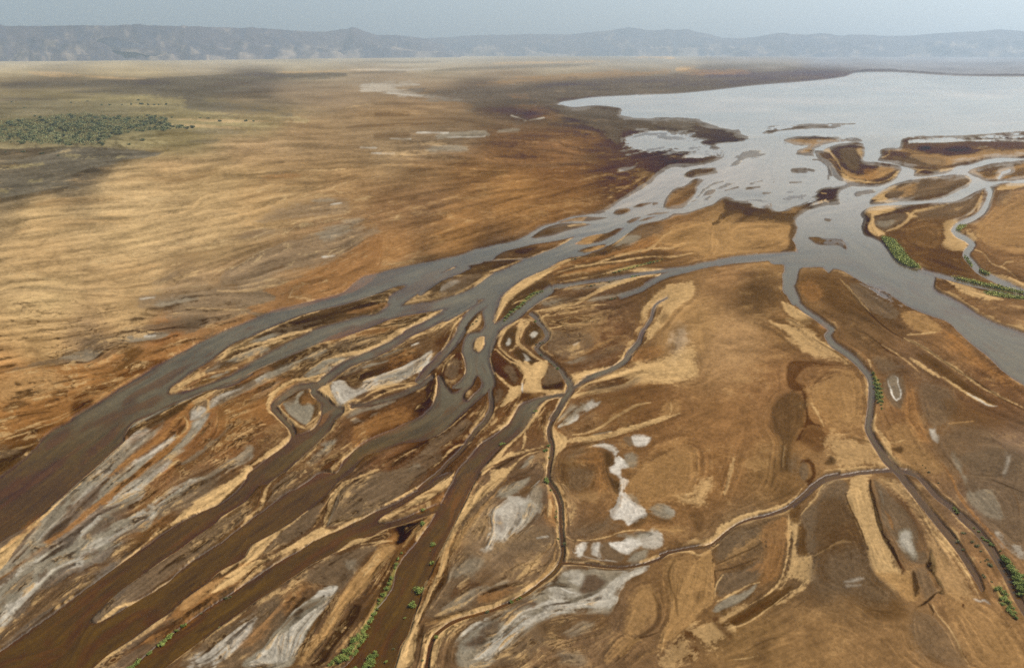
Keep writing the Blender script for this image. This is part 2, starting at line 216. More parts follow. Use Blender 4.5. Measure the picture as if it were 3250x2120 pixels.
COLOURS = """
# far plain bands
p K M 8,10,.85 : 0,575 400,565 900,545 1500,520 2000,500 2380,500 2380,520 2000,545 1500,570 1200,590 1100,640 700,640 400,645 900,600 400,600 0,600
p K M 10,20,.8 : 1050,580 1700,600 1550,640 1400,690 1800,740 2000,790 1700,760 1300,745 1250,690 1050,650
p K M 6,8,.7 : 0,680 400,672 400,690 0,695
p K M 5,8,.75 : -300,1120 0,1110 400,1060 500,1030 700,1025 1000,1040 1120,1050 900,1090 400,1110 0,1140
p K Q 8,16,.85 : -300,420 0,395 250,355 480,325 550,315 470,290 500,250 560,210 750,160 900,130 1100,75 800,60 500,50 300,110 150,170 0,190 -300,190
p Y Q 5,20,.55 : 430,105 600,95 850,105 700,115
p Y Q 5,20,.5 : 0,170 150,165 300,160 100,180
p Y Q 5,20,.4 : 170,260 300,250 280,270 200,275
p Y Q 5,20,.45 : 0,330 60,345 20,360 0,355
p Y M 8,25,.6 : 900,790 1300,790 1900,830 2100,845 1800,860 1300,880 1100,900 900,960 1200,1000 1050,1020 880,1010 820,960 900,900
p Y M 8,25,.45 : 1000,680 1280,690 1000,720 900,700
p Y M 10,25,.55 : 0,880 300,900 700,950 800,1000 400,1000 0,1010 -200,950
p V M 14,25,.7 : -300,830 0,840 350,805 560,785 780,805 1000,795 1140,815 1160,855 1100,895 900,905 740,955 680,995 500,985 200,970 0,960 -300,960
s Y M 6,4,10,.5 : 500,690 900,680 1280,690
s S M 12,4,6,.6 : 1150,820 1500,830 1900,840 2100,850
s S M 12,4,6,.55 : 1130,860 1500,875 1700,890
s K M 20,8,14,.5 : 1280,980 1400,975 1500,970
s K M 24,8,14,.4 : 1300,910 1500,905 1680,910
s S M 18,8,10,.6 : 200,500 400,520 560,525
s S M 10,5,6,.6 : 500,515 800,540 1000,545
s S M 10,5,6,.7 : 1900,500 2200,493 2600,487
s W N 8,4,5,.5 : 0,488 400,480 620,472
s S N 10,5,5,.6 : 1000,440 1400,430 1900,420
s S N 12,4,5,.8 : 1960,400 2100,395 2250,402
s S N 18,4,5,.4 : 2290,475 2340,465 2400,460
s K N 16,5,8,.5 : 600,490 800,475 1100,465 1500,450 1700,445
s K N 12,5,8,.4 : 0,505 200,500 400,495
s K N 8,4,5,.5 : 120,425 400,430 650,425
s T N 40,12,16,.5 : 900,580 1300,550 1700,520 2200,500
# pale salt tongue and dark mudflat
p W N 6,14,.6 : 110,580 250,560 420,565 500,580 340,600 380,620 520,630 480,640 640,660 780,680 500,665 300,645 200,630 110,615
s W N 6,3,4,.8 : 210,635 350,650 520,662
p F N 18,30,.8 : 430,625 800,610 900,600 1300,570 1800,540 2200,530 2380,520 2500,500 2380,640 2000,655 1700,670 1460,710 1600,735 1860,742 1890,775 2050,812 2380,815 2380,880 2300,930 2100,900 1900,910 1890,1000 1700,880 1500,800 1300,740 1200,830 1100,790 880,760 800,710 740,690
p F O 10,14,.8 : -50,560 200,520 600,490 900,480 1150,500 1220,508 1050,535 540,590 0,645
s T O 20,8,10,.55 : 0,490 200,500 500,500
s S O 14,5,8,.6 : 0,475 80,462
s K O 16,10,12,.4 : 150,455 350,455 700,445 800,470
p R N 24,30,.6 : 900,760 1150,730 1350,790 1250,830 1100,800
p O N 24,30,.33 : 1150,700 1350,730 1450,800 1300,780
p O N 24,30,.36 : 1450,930 1600,910 1750,950 1700,1000 1500,990
p O N 24,30,.30 : 950,1010 1200,1000 1450,1030 1600,1070 1300,1090 1000,1080
p B2 N 20,24,.35 : 1500,800 1900,810 2300,880 2300,930 2100,905 1950,960 1880,1050 1750,950 1650,880
# salty streaks mid field
p G N 6,16,.75 : 690,920 960,905 980,930 900,950 680,960 600,960
s W N 7,3,5,.9 : 690,948 820,945 950,940
s W N 5,3,4,.8 : 490,912 700,915
s W N 5,3,4,.8 : 300,957 440,960
s W N 6,3,4,.7 : 90,1015 200,1020
s W N 5,3,4,.7 : 170,1055 330,1060
s G N 22,6,12,.6 : 560,1030 700,1020 830,1030
s G N 14,6,12,.6 : 1050,900 1180,895
s W N 4,2,3,.8 : 1230,830 1300,822 1360,812
s W N 4,2,3,.7 : 1130,795 1230,830
s S N 8,4,6,.6 : 0,745 120,722 280,712
s S N 20,6,10,.6 : 400,985 600,985 690,990
s S N 24,6,10,.6 : 250,1050 450,1055 560,1050
s B N 22,8,14,.5 : 200,790 420,790
s B N 18,8,14,.5 : 0,880 300,860 700,850
s B N 24,8,14,.5 : 200,940 420,930
s B N 16,8,14,.4 : 300,830 700,820 900,850
# left sand field
s B Q 26,10,18,.30 : 760,280 950,250 1250,260 1480,200 1300,220
s B Q 18,8,14,.30 : 1150,280 1300,260 1420,240
s O Q 30,10,16,.5 : 1780,260 1950,240 2060,235
s T Q 40,14,20,.30 : 250,440 500,420 700,400 820,395
s T Q 50,16,24,.30 : 100,620 350,580 600,560 900,540
s B Q 14,6,10,.30 : 80,470 300,430 450,400
s B Q 22,8,12,.30 : 1100,420 1250,425 1330,415
s S Q 14,6,8,.7 : 960,560 1100,520 1300,475 1360,430 1370,400
s S Q 10,5,8,.7 : 1440,480 1600,465 1800,430 2000,370 2200,310 2380,240
s S Q 8,4,6,.7 : 1600,230 1900,210 2380,190
s B Q 16,6,12,.30 : 1680,390 1850,355 2000,340
s B Q 14,6,12,.27 : 1500,330 1700,310 1900,300 2250,290
s S Q 14,6,8,.7 : 1300,700 1600,640 1900,580 2100,540 2380,500
p N Q 12,20,.7 : 1850,500 2050,440 2380,400 2380,480 2100,510 1800,560
p N Q 12,20,.7 : 1600,660 1850,600 1900,620 1650,690
p N Q 14,24,.75 : 1580,880 1900,700 2200,640 2600,600 2550,700 2350,780 2250,850 1900,900 1700,1000 1500,1000
p G Q 10,16,.6 : 2180,640 2380,560 2500,540 2380,620 2250,680
s W Q 6,3,4,.9 : 2210,798 2260,795 2300,790
s W Q 5,3,4,.7 : 2270,435 2350,425
s G Q 16,6,10,.6 : 2150,415 2250,405 2330,410
p B Q 14,20,.36 : 1150,850 1400,780 1700,720 1500,790 1200,880
s B Q 22,8,14,.30 : 1500,660 1700,640 1800,620
s B Q 16,8,14,.33 : 1150,800 1400,760 1600,720
s T Q 26,10,14,.36 : 750,940 950,890 1100,850
s D Q 10,5,8,.24 : 860,1010 1100,970 1180,920 1230,890 1400,860
s N Q 30,8,14,.6 : 1050,980 1180,935 1220,900
s S Q 26,8,10,.7 : 1200,950 1350,905
s B Q 10,5,6,.30 : 580,1025 800,1015 1000,990
s B Q 9,5,6,.30 : 300,1035 600,1060 900,1075 1200,1050
p B Q 16,22,.36 : 780,1150 900,1100 1150,1080 1100,1110 900,1150
p N Q 12,22,.7 : 950,1090 1200,1040 1500,1000 1700,1020 2000,1020 1900,1090 1500,1150 1200,1180 1000,1170
p G Q 8,14,.6 : 1080,1110 1250,1070 1350,1080 1200,1130 1100,1140
s W Q 6,3,4,.6 : 970,1085 1060,1075
s S Q 12,5,8,.6 : 1500,1030 1700,1030 1950,980 2050,950
s S Q 8,4,6,.6 : 1280,1145 1450,1155 1700,1160
p O Q 8,8,.8 : 1800,1020 1900,1000 2250,850 2380,770 2600,640 2600,900 2380,1050 2000,1150 1850,1180 1700,1150 1900,1090
p B Q 10,24,.36 : 1950,1060 2050,1000 2120,1010 2000,1100
s S Q 6,4,6,.5 : 2000,1070 2200,1100
p B Q 8,16,.30 : 2230,950 2320,920 2290,950
# A tile: field edge
p M A 12,20,.8 : -200,500 0,470 350,380 600,310 750,200 1000,150 1300,70 1600,20 1700,30 1650,100 1400,160 1150,240 900,290 740,400 400,420 100,470
p G A 8,14,.55 : 620,310 860,290 840,310 760,390 650,380 500,360 560,310
p G A 6,14,.6 : 1000,200 1250,170 1400,150 1300,210 1100,230
s W A 5,3,4,.8 : 1200,185 1280,177
s D A 9,4,8,.8 : 300,445 500,418 620,400 740,400
s D A 16,5,10,.8 : 740,390 830,340 880,300 1000,280 1100,262
s D A 7,4,8,.7 : 1250,130 1500,110 1650,110
s D A 9,4,8,.5 : 800,180 1000,150 1300,130 1450,100 1600,60
s B A 10,4,8,.6 : 140,215 400,210 550,190 700,175
s S A 8,4,6,.7 : 50,480 200,455 330,425
s S A 9,4,6,.6 : 630,300 720,270 760,240
s B A 24,10,16,.5 : 130,70 400,60 650,40
s B A 40,14,20,.4 : 550,180 800,140 950,110
p O A 12,12,.75 : -300,560 0,520 300,440 740,405 1000,300 1200,280 1700,110 2069,0 2100,30 1750,160 1480,310 1230,440 970,600 740,750 560,870 340,1000 200,1000 0,1050 -300,1150
p S A 30,20,.35 : 0,520 400,470 500,600 200,700 0,700
p B A 14,30,.8 : 1040,290 1180,280 1180,340 1060,420 1000,470 900,500 760,500 900,460 1000,390
p R A 10,24,.75 : 940,500 1100,440 1300,370 1390,380 1220,460 1080,520 960,520
p R A 12,24,.8 : 600,690 850,580 990,550 960,600 750,660 640,700
s D A 10,6,12,.6 : 430,580 620,545 720,520
s D A 9,5,10,.6 : 1180,330 1400,270 1600,210 1700,190
s D A 9,5,10,.5 : 1480,110 1560,95 1620,75
p D A 8,30,.6 : 430,660 500,630 570,620 570,650 480,675
p D A 8,30,.6 : 30,770 120,720 260,735 200,760 60,790
s D A 14,6,14,.7 : 0,875 120,850 300,810 430,800
p R A 14,30,.7 : 200,950 400,900 560,880 400,960 200,1010 100,1020
p R A 18,30,.8 : 580,740 760,700 740,750 580,830
s S A 9,4,8,.8 : 0,1040 150,1000 330,930 450,890 580,820
s S A 7,4,8,.6 : 300,900 450,850 560,810
p B2 A 20,30,.8 : -300,1200 0,1130 200,1080 340,1040 240,1150 120,1250 0,1330 -300,1450
s S A 9,5,8,.5 : 40,1330 120,1280
s S A 12,5,10,.5 : 100,1110 250,1080 330,1050
p M A 16,24,.6 : -200,1180 0,1110 120,1110 200,1130 100,1180 0,1200
s T A 12,6,10,.6 : 640,640 800,635 900,620 1030,560
s T A 12,6,10,.6 : 870,530 1000,540 1080,525
# A: tip island bars
p S A 6,10,.9 : 1380,640 1470,570 1600,500 1680,480 1760,380 1900,260 2069,185 2100,215 1900,330 1700,430 1690,490 1560,570 1440,645
p M A 6,10,.8 : 1690,490 1720,430 1900,340 2069,280 2120,300 2000,380 1880,420
p G A 6,10,.6 : 1700,470 1760,430 1830,410 1780,440
s S A 12,4,6,.9 : 1690,495 1900,450 1960,430
s S A 7,4,6,.8 : 1500,620 1700,560 1820,510
s R A 8,4,6,.6 : 1520,610 1700,545 1880,480 1960,450
p B A 8,10,.9 : 1700,520 1880,470 1950,450 1800,520 1600,600 1640,560
p G A 6,12,.7 : 1750,510 1830,475 1890,470 1780,520
# C: islands between R1 and R2
p B2 C 10,14,.7 : 100,510 250,440 480,330 830,225 1130,140 1450,60 1500,180 1300,230 960,310 640,420 330,580 0,720
s S C 13,4,6,.85 : 0,590 150,510 320,420 450,360 640,280 820,228
s S C 7,4,6,.6 : 820,228 960,180 1130,135 1300,90 1430,90
p G C 8,14,.8 : 240,490 320,440 420,410 500,420 380,470
p M C 10,14,.8 : 420,410 600,340 900,280 890,300 700,380 520,440
p D C 10,16,.6 : 480,340 700,300 900,240 1100,180 1280,160 1250,190 1000,250 800,310 550,380
s S C 18,5,8,.9 : 0,610 100,560 250,520 400,480 560,430 740,390
s S C 13,4,6,.9 : 0,650 200,580 380,510 520,470
s D C 9,4,6,.8 : 660,380 800,350 960,310
s S C 8,4,5,.7 : 1000,308 1100,290 1240,250
s O C 30,8,12,.5 : 1050,250 1200,230 1400,170
s S C 8,4,5,.6 : 1240,160 1400,130 1560,80 1690,0
p G C 8,12,.7 : 60,640 200,580 360,530 400,545 250,600 120,650
s T C 12,5,8,.6 : 0,710 120,680 240,630 330,570
# between R2 and R6
p B2 C 8,12,.7 : 1820,215 1550,370 1400,490 1200,560 900,640 680,760 600,830 400,700 650,560 1000,440 1250,350 1400,290 1600,250
s S C 26,5,8,.9 : 660,790 700,740 830,660 1000,600 1200,560 1360,490 1420,430 1600,340 1820,215
s O C 26,8,14,.6 : 1330,340 1500,280 1640,260
s S C 6,3,5,.7 : 1350,330 1500,300 1620,285
s S C 6,3,5,.7 : 1150,400 1400,360 1560,340
p M C 8,14,.6 : 960,480 1200,450 1320,470 1150,540 900,560 950,520
s O C 40,12,18,.6 : 820,500 1000,440 1300,400 1450,370
s S C 10,4,6,.7 : 540,600 650,560 800,505 900,480
p G C 8,16,.55 : 680,620 800,570 880,560 760,640
p M C 6,10,.9 : 670,780 690,740 850,660 1000,610 1150,590 1000,680 850,760
s G C 24,6,10,.9 : 700,760 800,690 900,650 1020,622
s G C 22,6,10,.8 : 720,780 800,740 900,700 
s S C 9,3,5,.9 : 620,810 720,790 860,750 930,700
# big grey strip left of R2
p G C 8,14,.85 : 0,960 100,890 250,800 450,690 620,640 670,640 520,730 380,810 180,910 0,1000
p W C 8,14,.5 : 20,930 150,850 330,770 400,750 250,840 100,920
p G C 8,12,.85 : 240,980 290,920 370,860 490,815 460,850 350,940 270,980
p O C 26,24,.7 : 0,1050 200,920 450,820 620,810 520,890 400,1000 420,1080 440,1110 300,1180 100,1250 0,1300
p B C 14,30,.5 : 0,1010 180,930 400,950 200,1000 60,1060 150,1060 0,1110
s S C 9,4,5,.7 : 0,840 150,780 330,690 500,620
# meander loop and eye
s S C 22,4,6,.9 : 730,800 620,800 520,850 450,900 400,980 390,1040 450,1090 540,1170 570,1230 530,1310 430,1380 280,1480 160,1552
s S C 12,3,5,.9 : 720,815 640,830 540,900 480,960 480,1010 540,1090 620,1160 690,1200
s S C 24,4,6,.9 : 560,1120 620,1165 690,1195
p B2 C 6,10,.7 : 690,830 730,900 820,960 840,1020 780,1100 690,1160 560,1080 520,990 560,910
p O C 10,14,.5 : 700,920 780,960 740,1010 670,1000 660,950
p G C 6,10,.9 : 690,890 640,960 660,1010 760,1020 740,1120 700,1170 600,1110 530,1040 520,1000 600,970 640,920
p M C 6,8,.6 : 560,960 620,930 600,1000 540,1010
s S C 13,3,4,.9 : 720,830 745,890 760,930 830,960 850,1010 800,1100 700,1180
s S C 14,3,6,.85 : 810,880 850,840 880,820
p S C 4,6,.9 : 880,810 900,880 970,1005 900,960 830,900 810,870
s S C 10,3,6,.8 : 700,800 760,810 860,780
s O C 22,6,12,.7 : 840,1140 870,1080 930,1030
s S C 7,3,5,.8 : 850,1130 870,1070 890,1050
# salt eye centre
p R C 14,18,.6 : 900,800 1100,720 1300,680 1500,560 1680,590 1500,750 1250,800 1060,880 1000,830
p O C 14,24,.6 : 1380,640 1500,580 1620,560 1560,640 1400,700
p B2 C 10,20,.6 : 1000,800 1200,720 1360,690 1260,790 1080,860
p W C 6,12,.9 : 910,850 1000,810 1080,870 1180,840 1280,780 1450,720 1560,650 1680,600 1740,560 1700,660 1600,740 1480,810 1300,840 1180,900 1050,970 980,1010 930,930
p W C 8,24,.5 : 930,850 980,880 1000,960 960,980
p G C 8,14,.6 : 1300,780 1500,720 1690,640 1640,700 1480,790 1320,830
s G C 12,4,8,.8 : 980,770 1100,720 1220,640 1290,620
s G C 12,4,8,.8 : 1170,700 1260,670 1380,640
s G C 12,4,8,.7 : 1300,620 1420,570 1490,545
s W C 10,3,5,.9 : 1570,520 1630,495
p D C 8,12,.7 : 940,780 990,760 1010,790 950,800
s S C 10,3,5,.9 : 1430,520 1460,480 1700,410 1850,340 1980,260 2069,190
s S C 6,3,5,.8 : 1420,520 1550,470 1640,430
s S C 8,3,5,.85 : 1760,650 1700,740 1620,810 1450,840 1300,880 1200,930 1100,990
s S C 6,3,5,.8 : 1250,940 1400,890 1600,830 1720,750
s S C 8,3,6,.85 : 1010,1060 1150,1010 1300,970 1420,930
s S C 6,3,6,.7 : 1050,1010 1200,970 1370,900
s D C 9,4,6,.5 : 1150,1000 1350,960 1550,880
s G C 26,8,16,.7 : 1040,1110 1150,1050 1300,1020 1430,970
p G C 8,16,.8 : 1040,1170 1120,1120 1170,1130 1230,1080 1330,1040 1200,1130 1140,1160
p O C 20,24,.6 : 1100,1180 1380,1050 1560,1080 1500,1170 1250,1240 1150,1310 1100,1330
p D C 14,24,.8 : 1740,760 1760,860 1740,980 1640,1090 1600,1050 1700,930 1680,880
s S C 10,3,5,.9 : 1765,740 1775,830 1755,960 1720,1040 1650,1110
p R C 14,30,.7 : 1180,1290 1400,1180 1540,1160 1380,1240 1230,1300
p R C 14,30,.7 : 800,1552 850,1480 950,1420 1050,1440 950,1520
p G C 8,16,.75 : 830,1330 940,1290 920,1350 870,1400 840,1380
s G C 40,12,20,.5 : 740,1480 850,1380 950,1290
s D C 8,4,6,.6 : 1020,1430 1150,1340 1350,1250 1550,1180
s S C 14,4,6,.85 : 540,1552 700,1400 820,1290 880,1220
s D C 9,4,6,.5 : 860,1250 900,1210 1000,1060
s S C 9,3,5,.8 : 970,1480 1100,1370 1250,1290 1330,1260
s S C 7,3,6,.8 : 1450,1220 1550,1180
s S C 9,3,5,.9 : 1540,1250 1600,1220 1650,1190
s S C 12,3,6,.9 : 1770,1260 1900,1170 2020,1070
p B C 10,16,.8 : 1080,1500 1200,1400 1440,1310 1380,1370 1200,1460 1110,1540
s S C 8,3,6,.9 : 1060,1530 1110,1480
s S C 9,3,6,.8 : 1400,1490 1500,1420 1650,1340 1750,1280
s D C 9,4,6,.7 : 1300,1520 1450,1420 1740,1290
p M C 10,16,.7 : 1640,1430 1740,1280 1900,1180 2000,1120 2069,1180 1900,1300 1720,1400
p R C 10,40,.75 : 1820,1360 1960,1260 2069,1160 2069,1210 1900,1400 1820,1430
p M C 14,20,.6 : 1500,1500 1700,1400 1850,1420 1700,1552 1500,1552
s G C 30,10,18,.5 : 1560,1540 1620,1510
s S C 12,4,8,.85 : 1700,1540 1800,1470 1900,1370 2060,1300
# A/B big salt complex left bottom
s S A 13,3,5,.9 : 1040,1050 940,1120 840,1210 700,1330 570,1450 440,1560
s D A 6,3,4,.6 : 1060,1050 960,1120 850,1220 700,1350 580,1450 480,1552
s S A 13,3,6,.9 : 1000,1005 1040,950 1100,890
p B2 A 6,8,.9 : 1040,970 1100,900 1400,740 1600,680 1800,600 1900,570 1700,680 1440,830 1200,960 1020,1010
s G A 22,5,8,.9 : 1080,930 1200,860 1350,780 1550,690 1660,650
s D A 7,3,4,.6 : 1110,930 1300,820 1480,720
s S A 5,3,8,.7 : 1320,830 1450,750 1590,690
p G A 10,18,.75 : 1040,1070 1250,940 1350,890 1200,1060 1000,1230 800,1400 600,1552 480,1552 700,1360 880,1190
p W A 10,18,.4 : 1100,1010 1240,950 1140,1080 1060,1110
p W A 8,14,.55 : 800,1310 900,1270 920,1290 820,1390 680,1500 620,1552 560,1552 700,1420
p O A 8,14,.85 : 1440,860 1400,930 1200,1080 1060,1170 900,1340 960,1300 1150,1160 1320,1050 1400,960 1480,890
p O A 8,10,.85 : 1450,820 1700,680 1720,740 1560,790 1530,860 1590,880 1580,940 1440,1100 1250,1250 1000,1470 920,1552 820,1552 1000,1380 1300,1110 1500,960 1540,900 1480,880 1440,860
s S A 20,4,6,.7 : 1700,690 1720,760 1700,800
s S A 13,4,6,.8 : 1450,850 1520,850 1545,900 1500,980
s D A 6,3,4,.6 : 1590,880 1570,960 1430,1110 1200,1310 960,1540
p W A 6,10,.85 : 1240,1110 1440,1000 1430,1030 1260,1170 1080,1290 1040,1290
p G A 6,10,.9 : 1040,1290 1240,1160 1100,1320 980,1400 800,1540 760,1552 900,1400
p D A 8,14,.6 : 1450,940 1530,900 1530,930 1470,980
p M A 6,8,.9 : 1560,790 1640,720 1700,700 1690,800 1640,850 1570,860 1545,820
p W A 6,12,.7 : 1570,800 1640,770 1690,790 1620,855 1570,855
p G A 8,10,.9 : 1640,850 1720,820 1640,950 1540,1060 1400,1160 1560,950 1590,880
p W A 8,12,.5 : 1600,900 1700,830 1620,950
p M A 8,10,.9 : 1740,770 1740,700 1800,640 2069,540 2100,570 1900,690 1820,740
p W A 8,14,.6 : 1740,760 1760,700 1850,650 2000,590 1900,660 1800,720
p G A 8,16,.75 : 1470,1240 1700,1080 1900,910 1880,950 1700,1120 1520,1240
p W A 8,14,.75 : 1400,1210 1380,1240 1250,1350 1100,1450 1000,1490 1100,1380
p G A 8,14,.6 : 1520,1110 1420,1180 1200,1380 1000,1530 900,1552 1000,1460 1300,1200
p W A 8,20,.7 : 980,1490 1100,1480 1180,1470 1130,1540 900,1552
p G A 10,18,.7 : 1350,1552 1500,1430 1700,1320 1880,1220 2069,1090 2069,1180 1850,1290 1700,1390 1600,1480 1450,1552
p M A 12,18,.7 : 1380,1552 1560,1420 1740,1300 1830,1290 1700,1420 1560,1530
s D A 8,5,10,.5 : 1480,1420 1600,1360 1750,1260 1870,1230
s R A 10,6,12,.5 : 1400,1420 1600,1330 1860,1210
p B A 12,24,.6 : 1450,1270 1700,1080 1850,940 2000,880 1800,1100 1600,1240 1440,1320
p S A 8,10,.9 : 1600,1552 1700,1470 1900,1360 2069,1250 2069,1320 1900,1430 1740,1552
# B
p O B 8,10,.85 : 1080,0 980,80 820,230 620,390 420,540 250,660 0,850 -300,1050 -300,1000 0,800 200,640 380,520 560,400 750,240 950,60
p G B 10,20,.85 : 830,0 740,80 620,190 500,350 380,460 330,540 380,545 250,650 0,830 0,770 130,660 230,540 300,430 440,250 560,130 650,20
p W B 8,20,.45 : 720,110 600,250 420,410 340,480 400,440 560,310 740,100
p M B 10,20,.7 : 720,60 600,180 470,300 360,420 500,280 640,150
p D B 12,30,.7 : 860,70 760,170 600,330 520,430 420,490 360,500 420,420 600,290 760,120
p G B 10,20,.7 : 940,0 1020,0 900,100 820,160 760,180
p S B 6,8,.95 : 700,0 640,60 560,130 440,240 330,320 240,390 220,440 130,480 50,550 0,600 -300,800 -300,950 0,760 80,670 120,600 180,530 240,450 300,380 420,270 540,150 660,60
p O B 10,20,.5 : 330,330 240,390 110,500 60,560 200,480 320,370
p G B 10,26,.9 : 1250,0 1190,50 1000,210 820,310 600,510 430,590 0,880 -300,1080 -300,1450 0,1250 130,1120 260,960 400,860 560,730 700,700 860,620 1000,540 920,520 980,480 1100,440 1200,420 1260,350 1400,230 1600,70 1700,0 1600,0 1450,100 1300,220 1100,310 1000,330 900,400 820,440 700,530 800,430 900,380 950,330 900,300 1080,220 1130,180 1190,120 1150,60
p W B 8,24,.6 : 800,310 830,340 700,440 560,560 400,640 250,730 100,830 0,920 0,880 300,700 500,560 650,430
p W B 8,24,.6 : 1240,260 1350,200 1240,330 1060,420 900,540 700,640 680,720 500,740 350,880 250,960 100,1120 0,1240 0,1160 150,1010 300,880 460,740 640,660 800,520 1000,400
p W B 8,24,.7 : 60,1020 200,990 260,960 130,1110 0,1240 -200,1330 -200,1200 0,1140
p R B 8,24,.65 : 900,540 960,490 1080,430 1200,350 1240,350 1130,440 1000,500
p R B 8,24,.65 : 760,610 820,585 860,600 700,670 690,650
p R B 8,24,.6 : 320,800 390,750 400,770 330,830
p M B 8,24,.7 : 0,1010 130,900 200,790 280,790 200,880 90,970 40,1050 0,1070
p R B 8,24,.6 : 700,500 850,330 940,330 900,390 800,440 760,470
p M B 10,24,.6 : 1000,220 1150,150 1190,110 1100,210 980,300 900,310
p W B 8,14,.6 : 1020,140 1100,90 1200,40 1240,0 1130,120
p M B 12,20,.8 : 1600,30 1800,0 1750,90 1600,180 1450,260 1300,330 1300,290 1450,160
p W B 10,20,.35 : 1400,120 1560,30 1620,10 1480,120
p B B 12,20,.7 : 1300,400 1000,560 800,700 500,830 300,960 200,1120 0,1290 0,1390 250,1200 600,950 850,760 1150,570
p R B 8,20,.55 : 500,830 700,740 900,700 700,760 520,850
s D B 12,5,12,.7 : 20,1390 150,1300 400,1110 650,930 820,800
p D B 8,24,.7 : 700,870 800,790 830,780 760,840
s S B 10,3,5,.95 : 80,1370 300,1220 600,1000 800,860 960,720 1100,610 1280,470 1420,380
p S B 6,8,.95 : 1400,400 1440,330 1600,210 1800,100 1990,0 2069,-50 2069,-10 1960,50 1860,160 1760,230 1640,270 1520,330
s S B 9,3,5,.9 : 720,1195 850,1060 960,950 1110,840 1300,700 1500,560 1760,380 2000,210
p M B 10,14,.75 : 800,1170 900,1040 1110,850 1500,570 1760,390 2000,260 2069,270 1900,440 1700,590 1500,720 1300,870 1000,1050 850,1160
s S B 14,4,8,.9 : 790,1190 900,1120 990,1060
s S B 10,3,5,.9 : 980,1060 1180,980 1350,870 1500,760 1640,660
s D B 9,4,8,.6 : 1200,950 1400,820 1640,640 1880,450
s S B 8,3,5,.8 : 1980,390 2069,310
s S B 14,4,8,.9 : 1670,860 1850,730 1980,650
p S B 8,14,.9 : 1470,1040 1560,960 1650,890 1900,800 2069,680 2069,740 1900,870 1700,960 1600,1040 1500,1080
p O B 12,24,.7 : 1400,1100 1650,890 1900,770 2069,600 2069,760 1850,930 1650,1080 1500,1200
s S B 24,6,10,.85 : 1450,1060 1300,1190 1100,1330 900,1470 780,1560
p R B 8,34,.7 : 1200,1300 1350,1210 1500,1180 1400,1290 1250,1350 1000,1480 900,1552 860,1552 1060,1400
p O B 10,20,.6 : 1230,1320 1320,1280 1380,1240 1280,1330 1180,1400
p R B 8,20,.7 : 950,1480 1000,1470 980,1510 930,1520
s S B 22,6,10,.9 : 1350,1552 1500,1440 1700,1300 1900,1170 2069,1050
p M B 12,16,.8 : 1500,1552 1600,1430 1800,1260 2069,1120 2300,1000 2300,1552
p W B 10,24,.75 : 1560,1552 1700,1430 1760,1380 1900,1260 2069,1150 2110,1160 1990,1330 1850,1460 1720,1552
# D
s S D 20,5,6,.9 : 500,0 420,60 370,120 350,190 330,270 290,310
s R D 7,3,5,.6 : 480,0 350,90 310,200 280,290 180,400 0,540
s S D 9,3,5,.9 : 320,295 250,340 180,410
s S D 7,3,5,.7 : 130,490 60,530 0,570
p M D 10,16,.8 : 380,270 420,140 520,30 700,0 850,0 640,130 440,240
p R D 12,24,.5 : 620,20 800,0 740,60 560,160 440,230 600,100
s S D 9,3,5,.8 : 540,220 640,160 760,70
p M D 10,16,.9 : 840,440 880,310 950,160 1100,70 1260,10 1640,-20 1560,120 1400,210 1250,290 1090,370 920,420
p R D 12,40,.6 : 1450,180 1560,40 1640,0 1600,90 1480,180
s G D 12,5,8,.6 : 850,430 890,320 950,160 1020,100
s D D 10,4,6,.85 : 840,440 900,410 1040,380 1150,350 1280,290
s D D 8,3,5,.7 : 850,420 895,300 930,190 1000,110 1250,10
p M D 10,14,.85 : 350,650 420,560 420,520 560,410 700,310 820,250 800,330 740,430 640,510 560,560 460,610
s S D 36,6,8,.9 : 1060,60 970,110 910,180 870,260 850,350 820,440
s S D 12,4,6,.8 : 1050,70 1150,30 1270,-20
s T D 20,5,8,.8 : 840,270 800,350 740,440
p S D 6,10,.9 : 690,310 500,430 340,530 200,620 180,680 0,790 0,840 150,740 290,690 400,560
p S D 6,10,.9 : 1210,330 1050,390 900,460 800,450 640,540 450,650 280,710 0,880 -40,960 150,860 280,770 450,680 640,600 850,500
s R D 12,5,10,.6 : 100,1000 220,830 350,700 300,800 150,920
s R D 20,6,14,.7 : 180,880 300,770 380,720
s S D 12,4,6,.7 : 400,750 560,640 700,580
p S D 6,8,.95 : 1225,410 1260,375 1480,270 1640,160 1800,60 1860,0 1800,120 1640,230 1480,300 1300,405 1250,415
p O D 10,20,.6 : 1560,330 1680,250 1780,160 1770,230 1680,280
p R D 8,30,.7 : 1590,180 1760,140 1720,210 1640,280 1700,180
s S D 8,3,6,.85 : 1840,0 1700,120 1560,210
s S D 7,3,6,.8 : 1660,60 1500,160 1320,260
s R D 10,4,8,.6 : 1560,160 1400,300 1300,360
s S D 12,3,6,.9 : 1700,325 1500,400 1330,455 1200,490 1100,560 900,640
p T D 5,10,.9 : 1690,330 1640,430 1540,520 1450,610 1500,500 1620,380
p D2 D 8,24,.95 : 1380,490 1400,440 1500,410 1640,370 1620,400 1540,470 1470,560 1420,580 1380,570 1420,530
p O D 8,14,.7 : 1330,520 1390,490 1400,530 1370,590 1320,550
p R D 10,20,.7 : 1100,570 1250,480 1400,440 1380,500 1300,540
p S D 6,12,.9 : 930,620 960,560 1050,520 1180,520 1330,460 1160,560 1060,590
s S D 12,3,6,.9 : 1110,580 1250,565 1370,555
p T D 10,10,.9 : 1280,600 1380,590 1390,620 1250,800 1160,930 1000,1080 880,1290 740,1450 640,1552 600,1552 700,1400 850,1170 980,960 1080,820 1180,700
p M D 12,16,.8 : 1240,600 1150,690 1050,830 930,960 800,900 640,860 900,680 1100,610
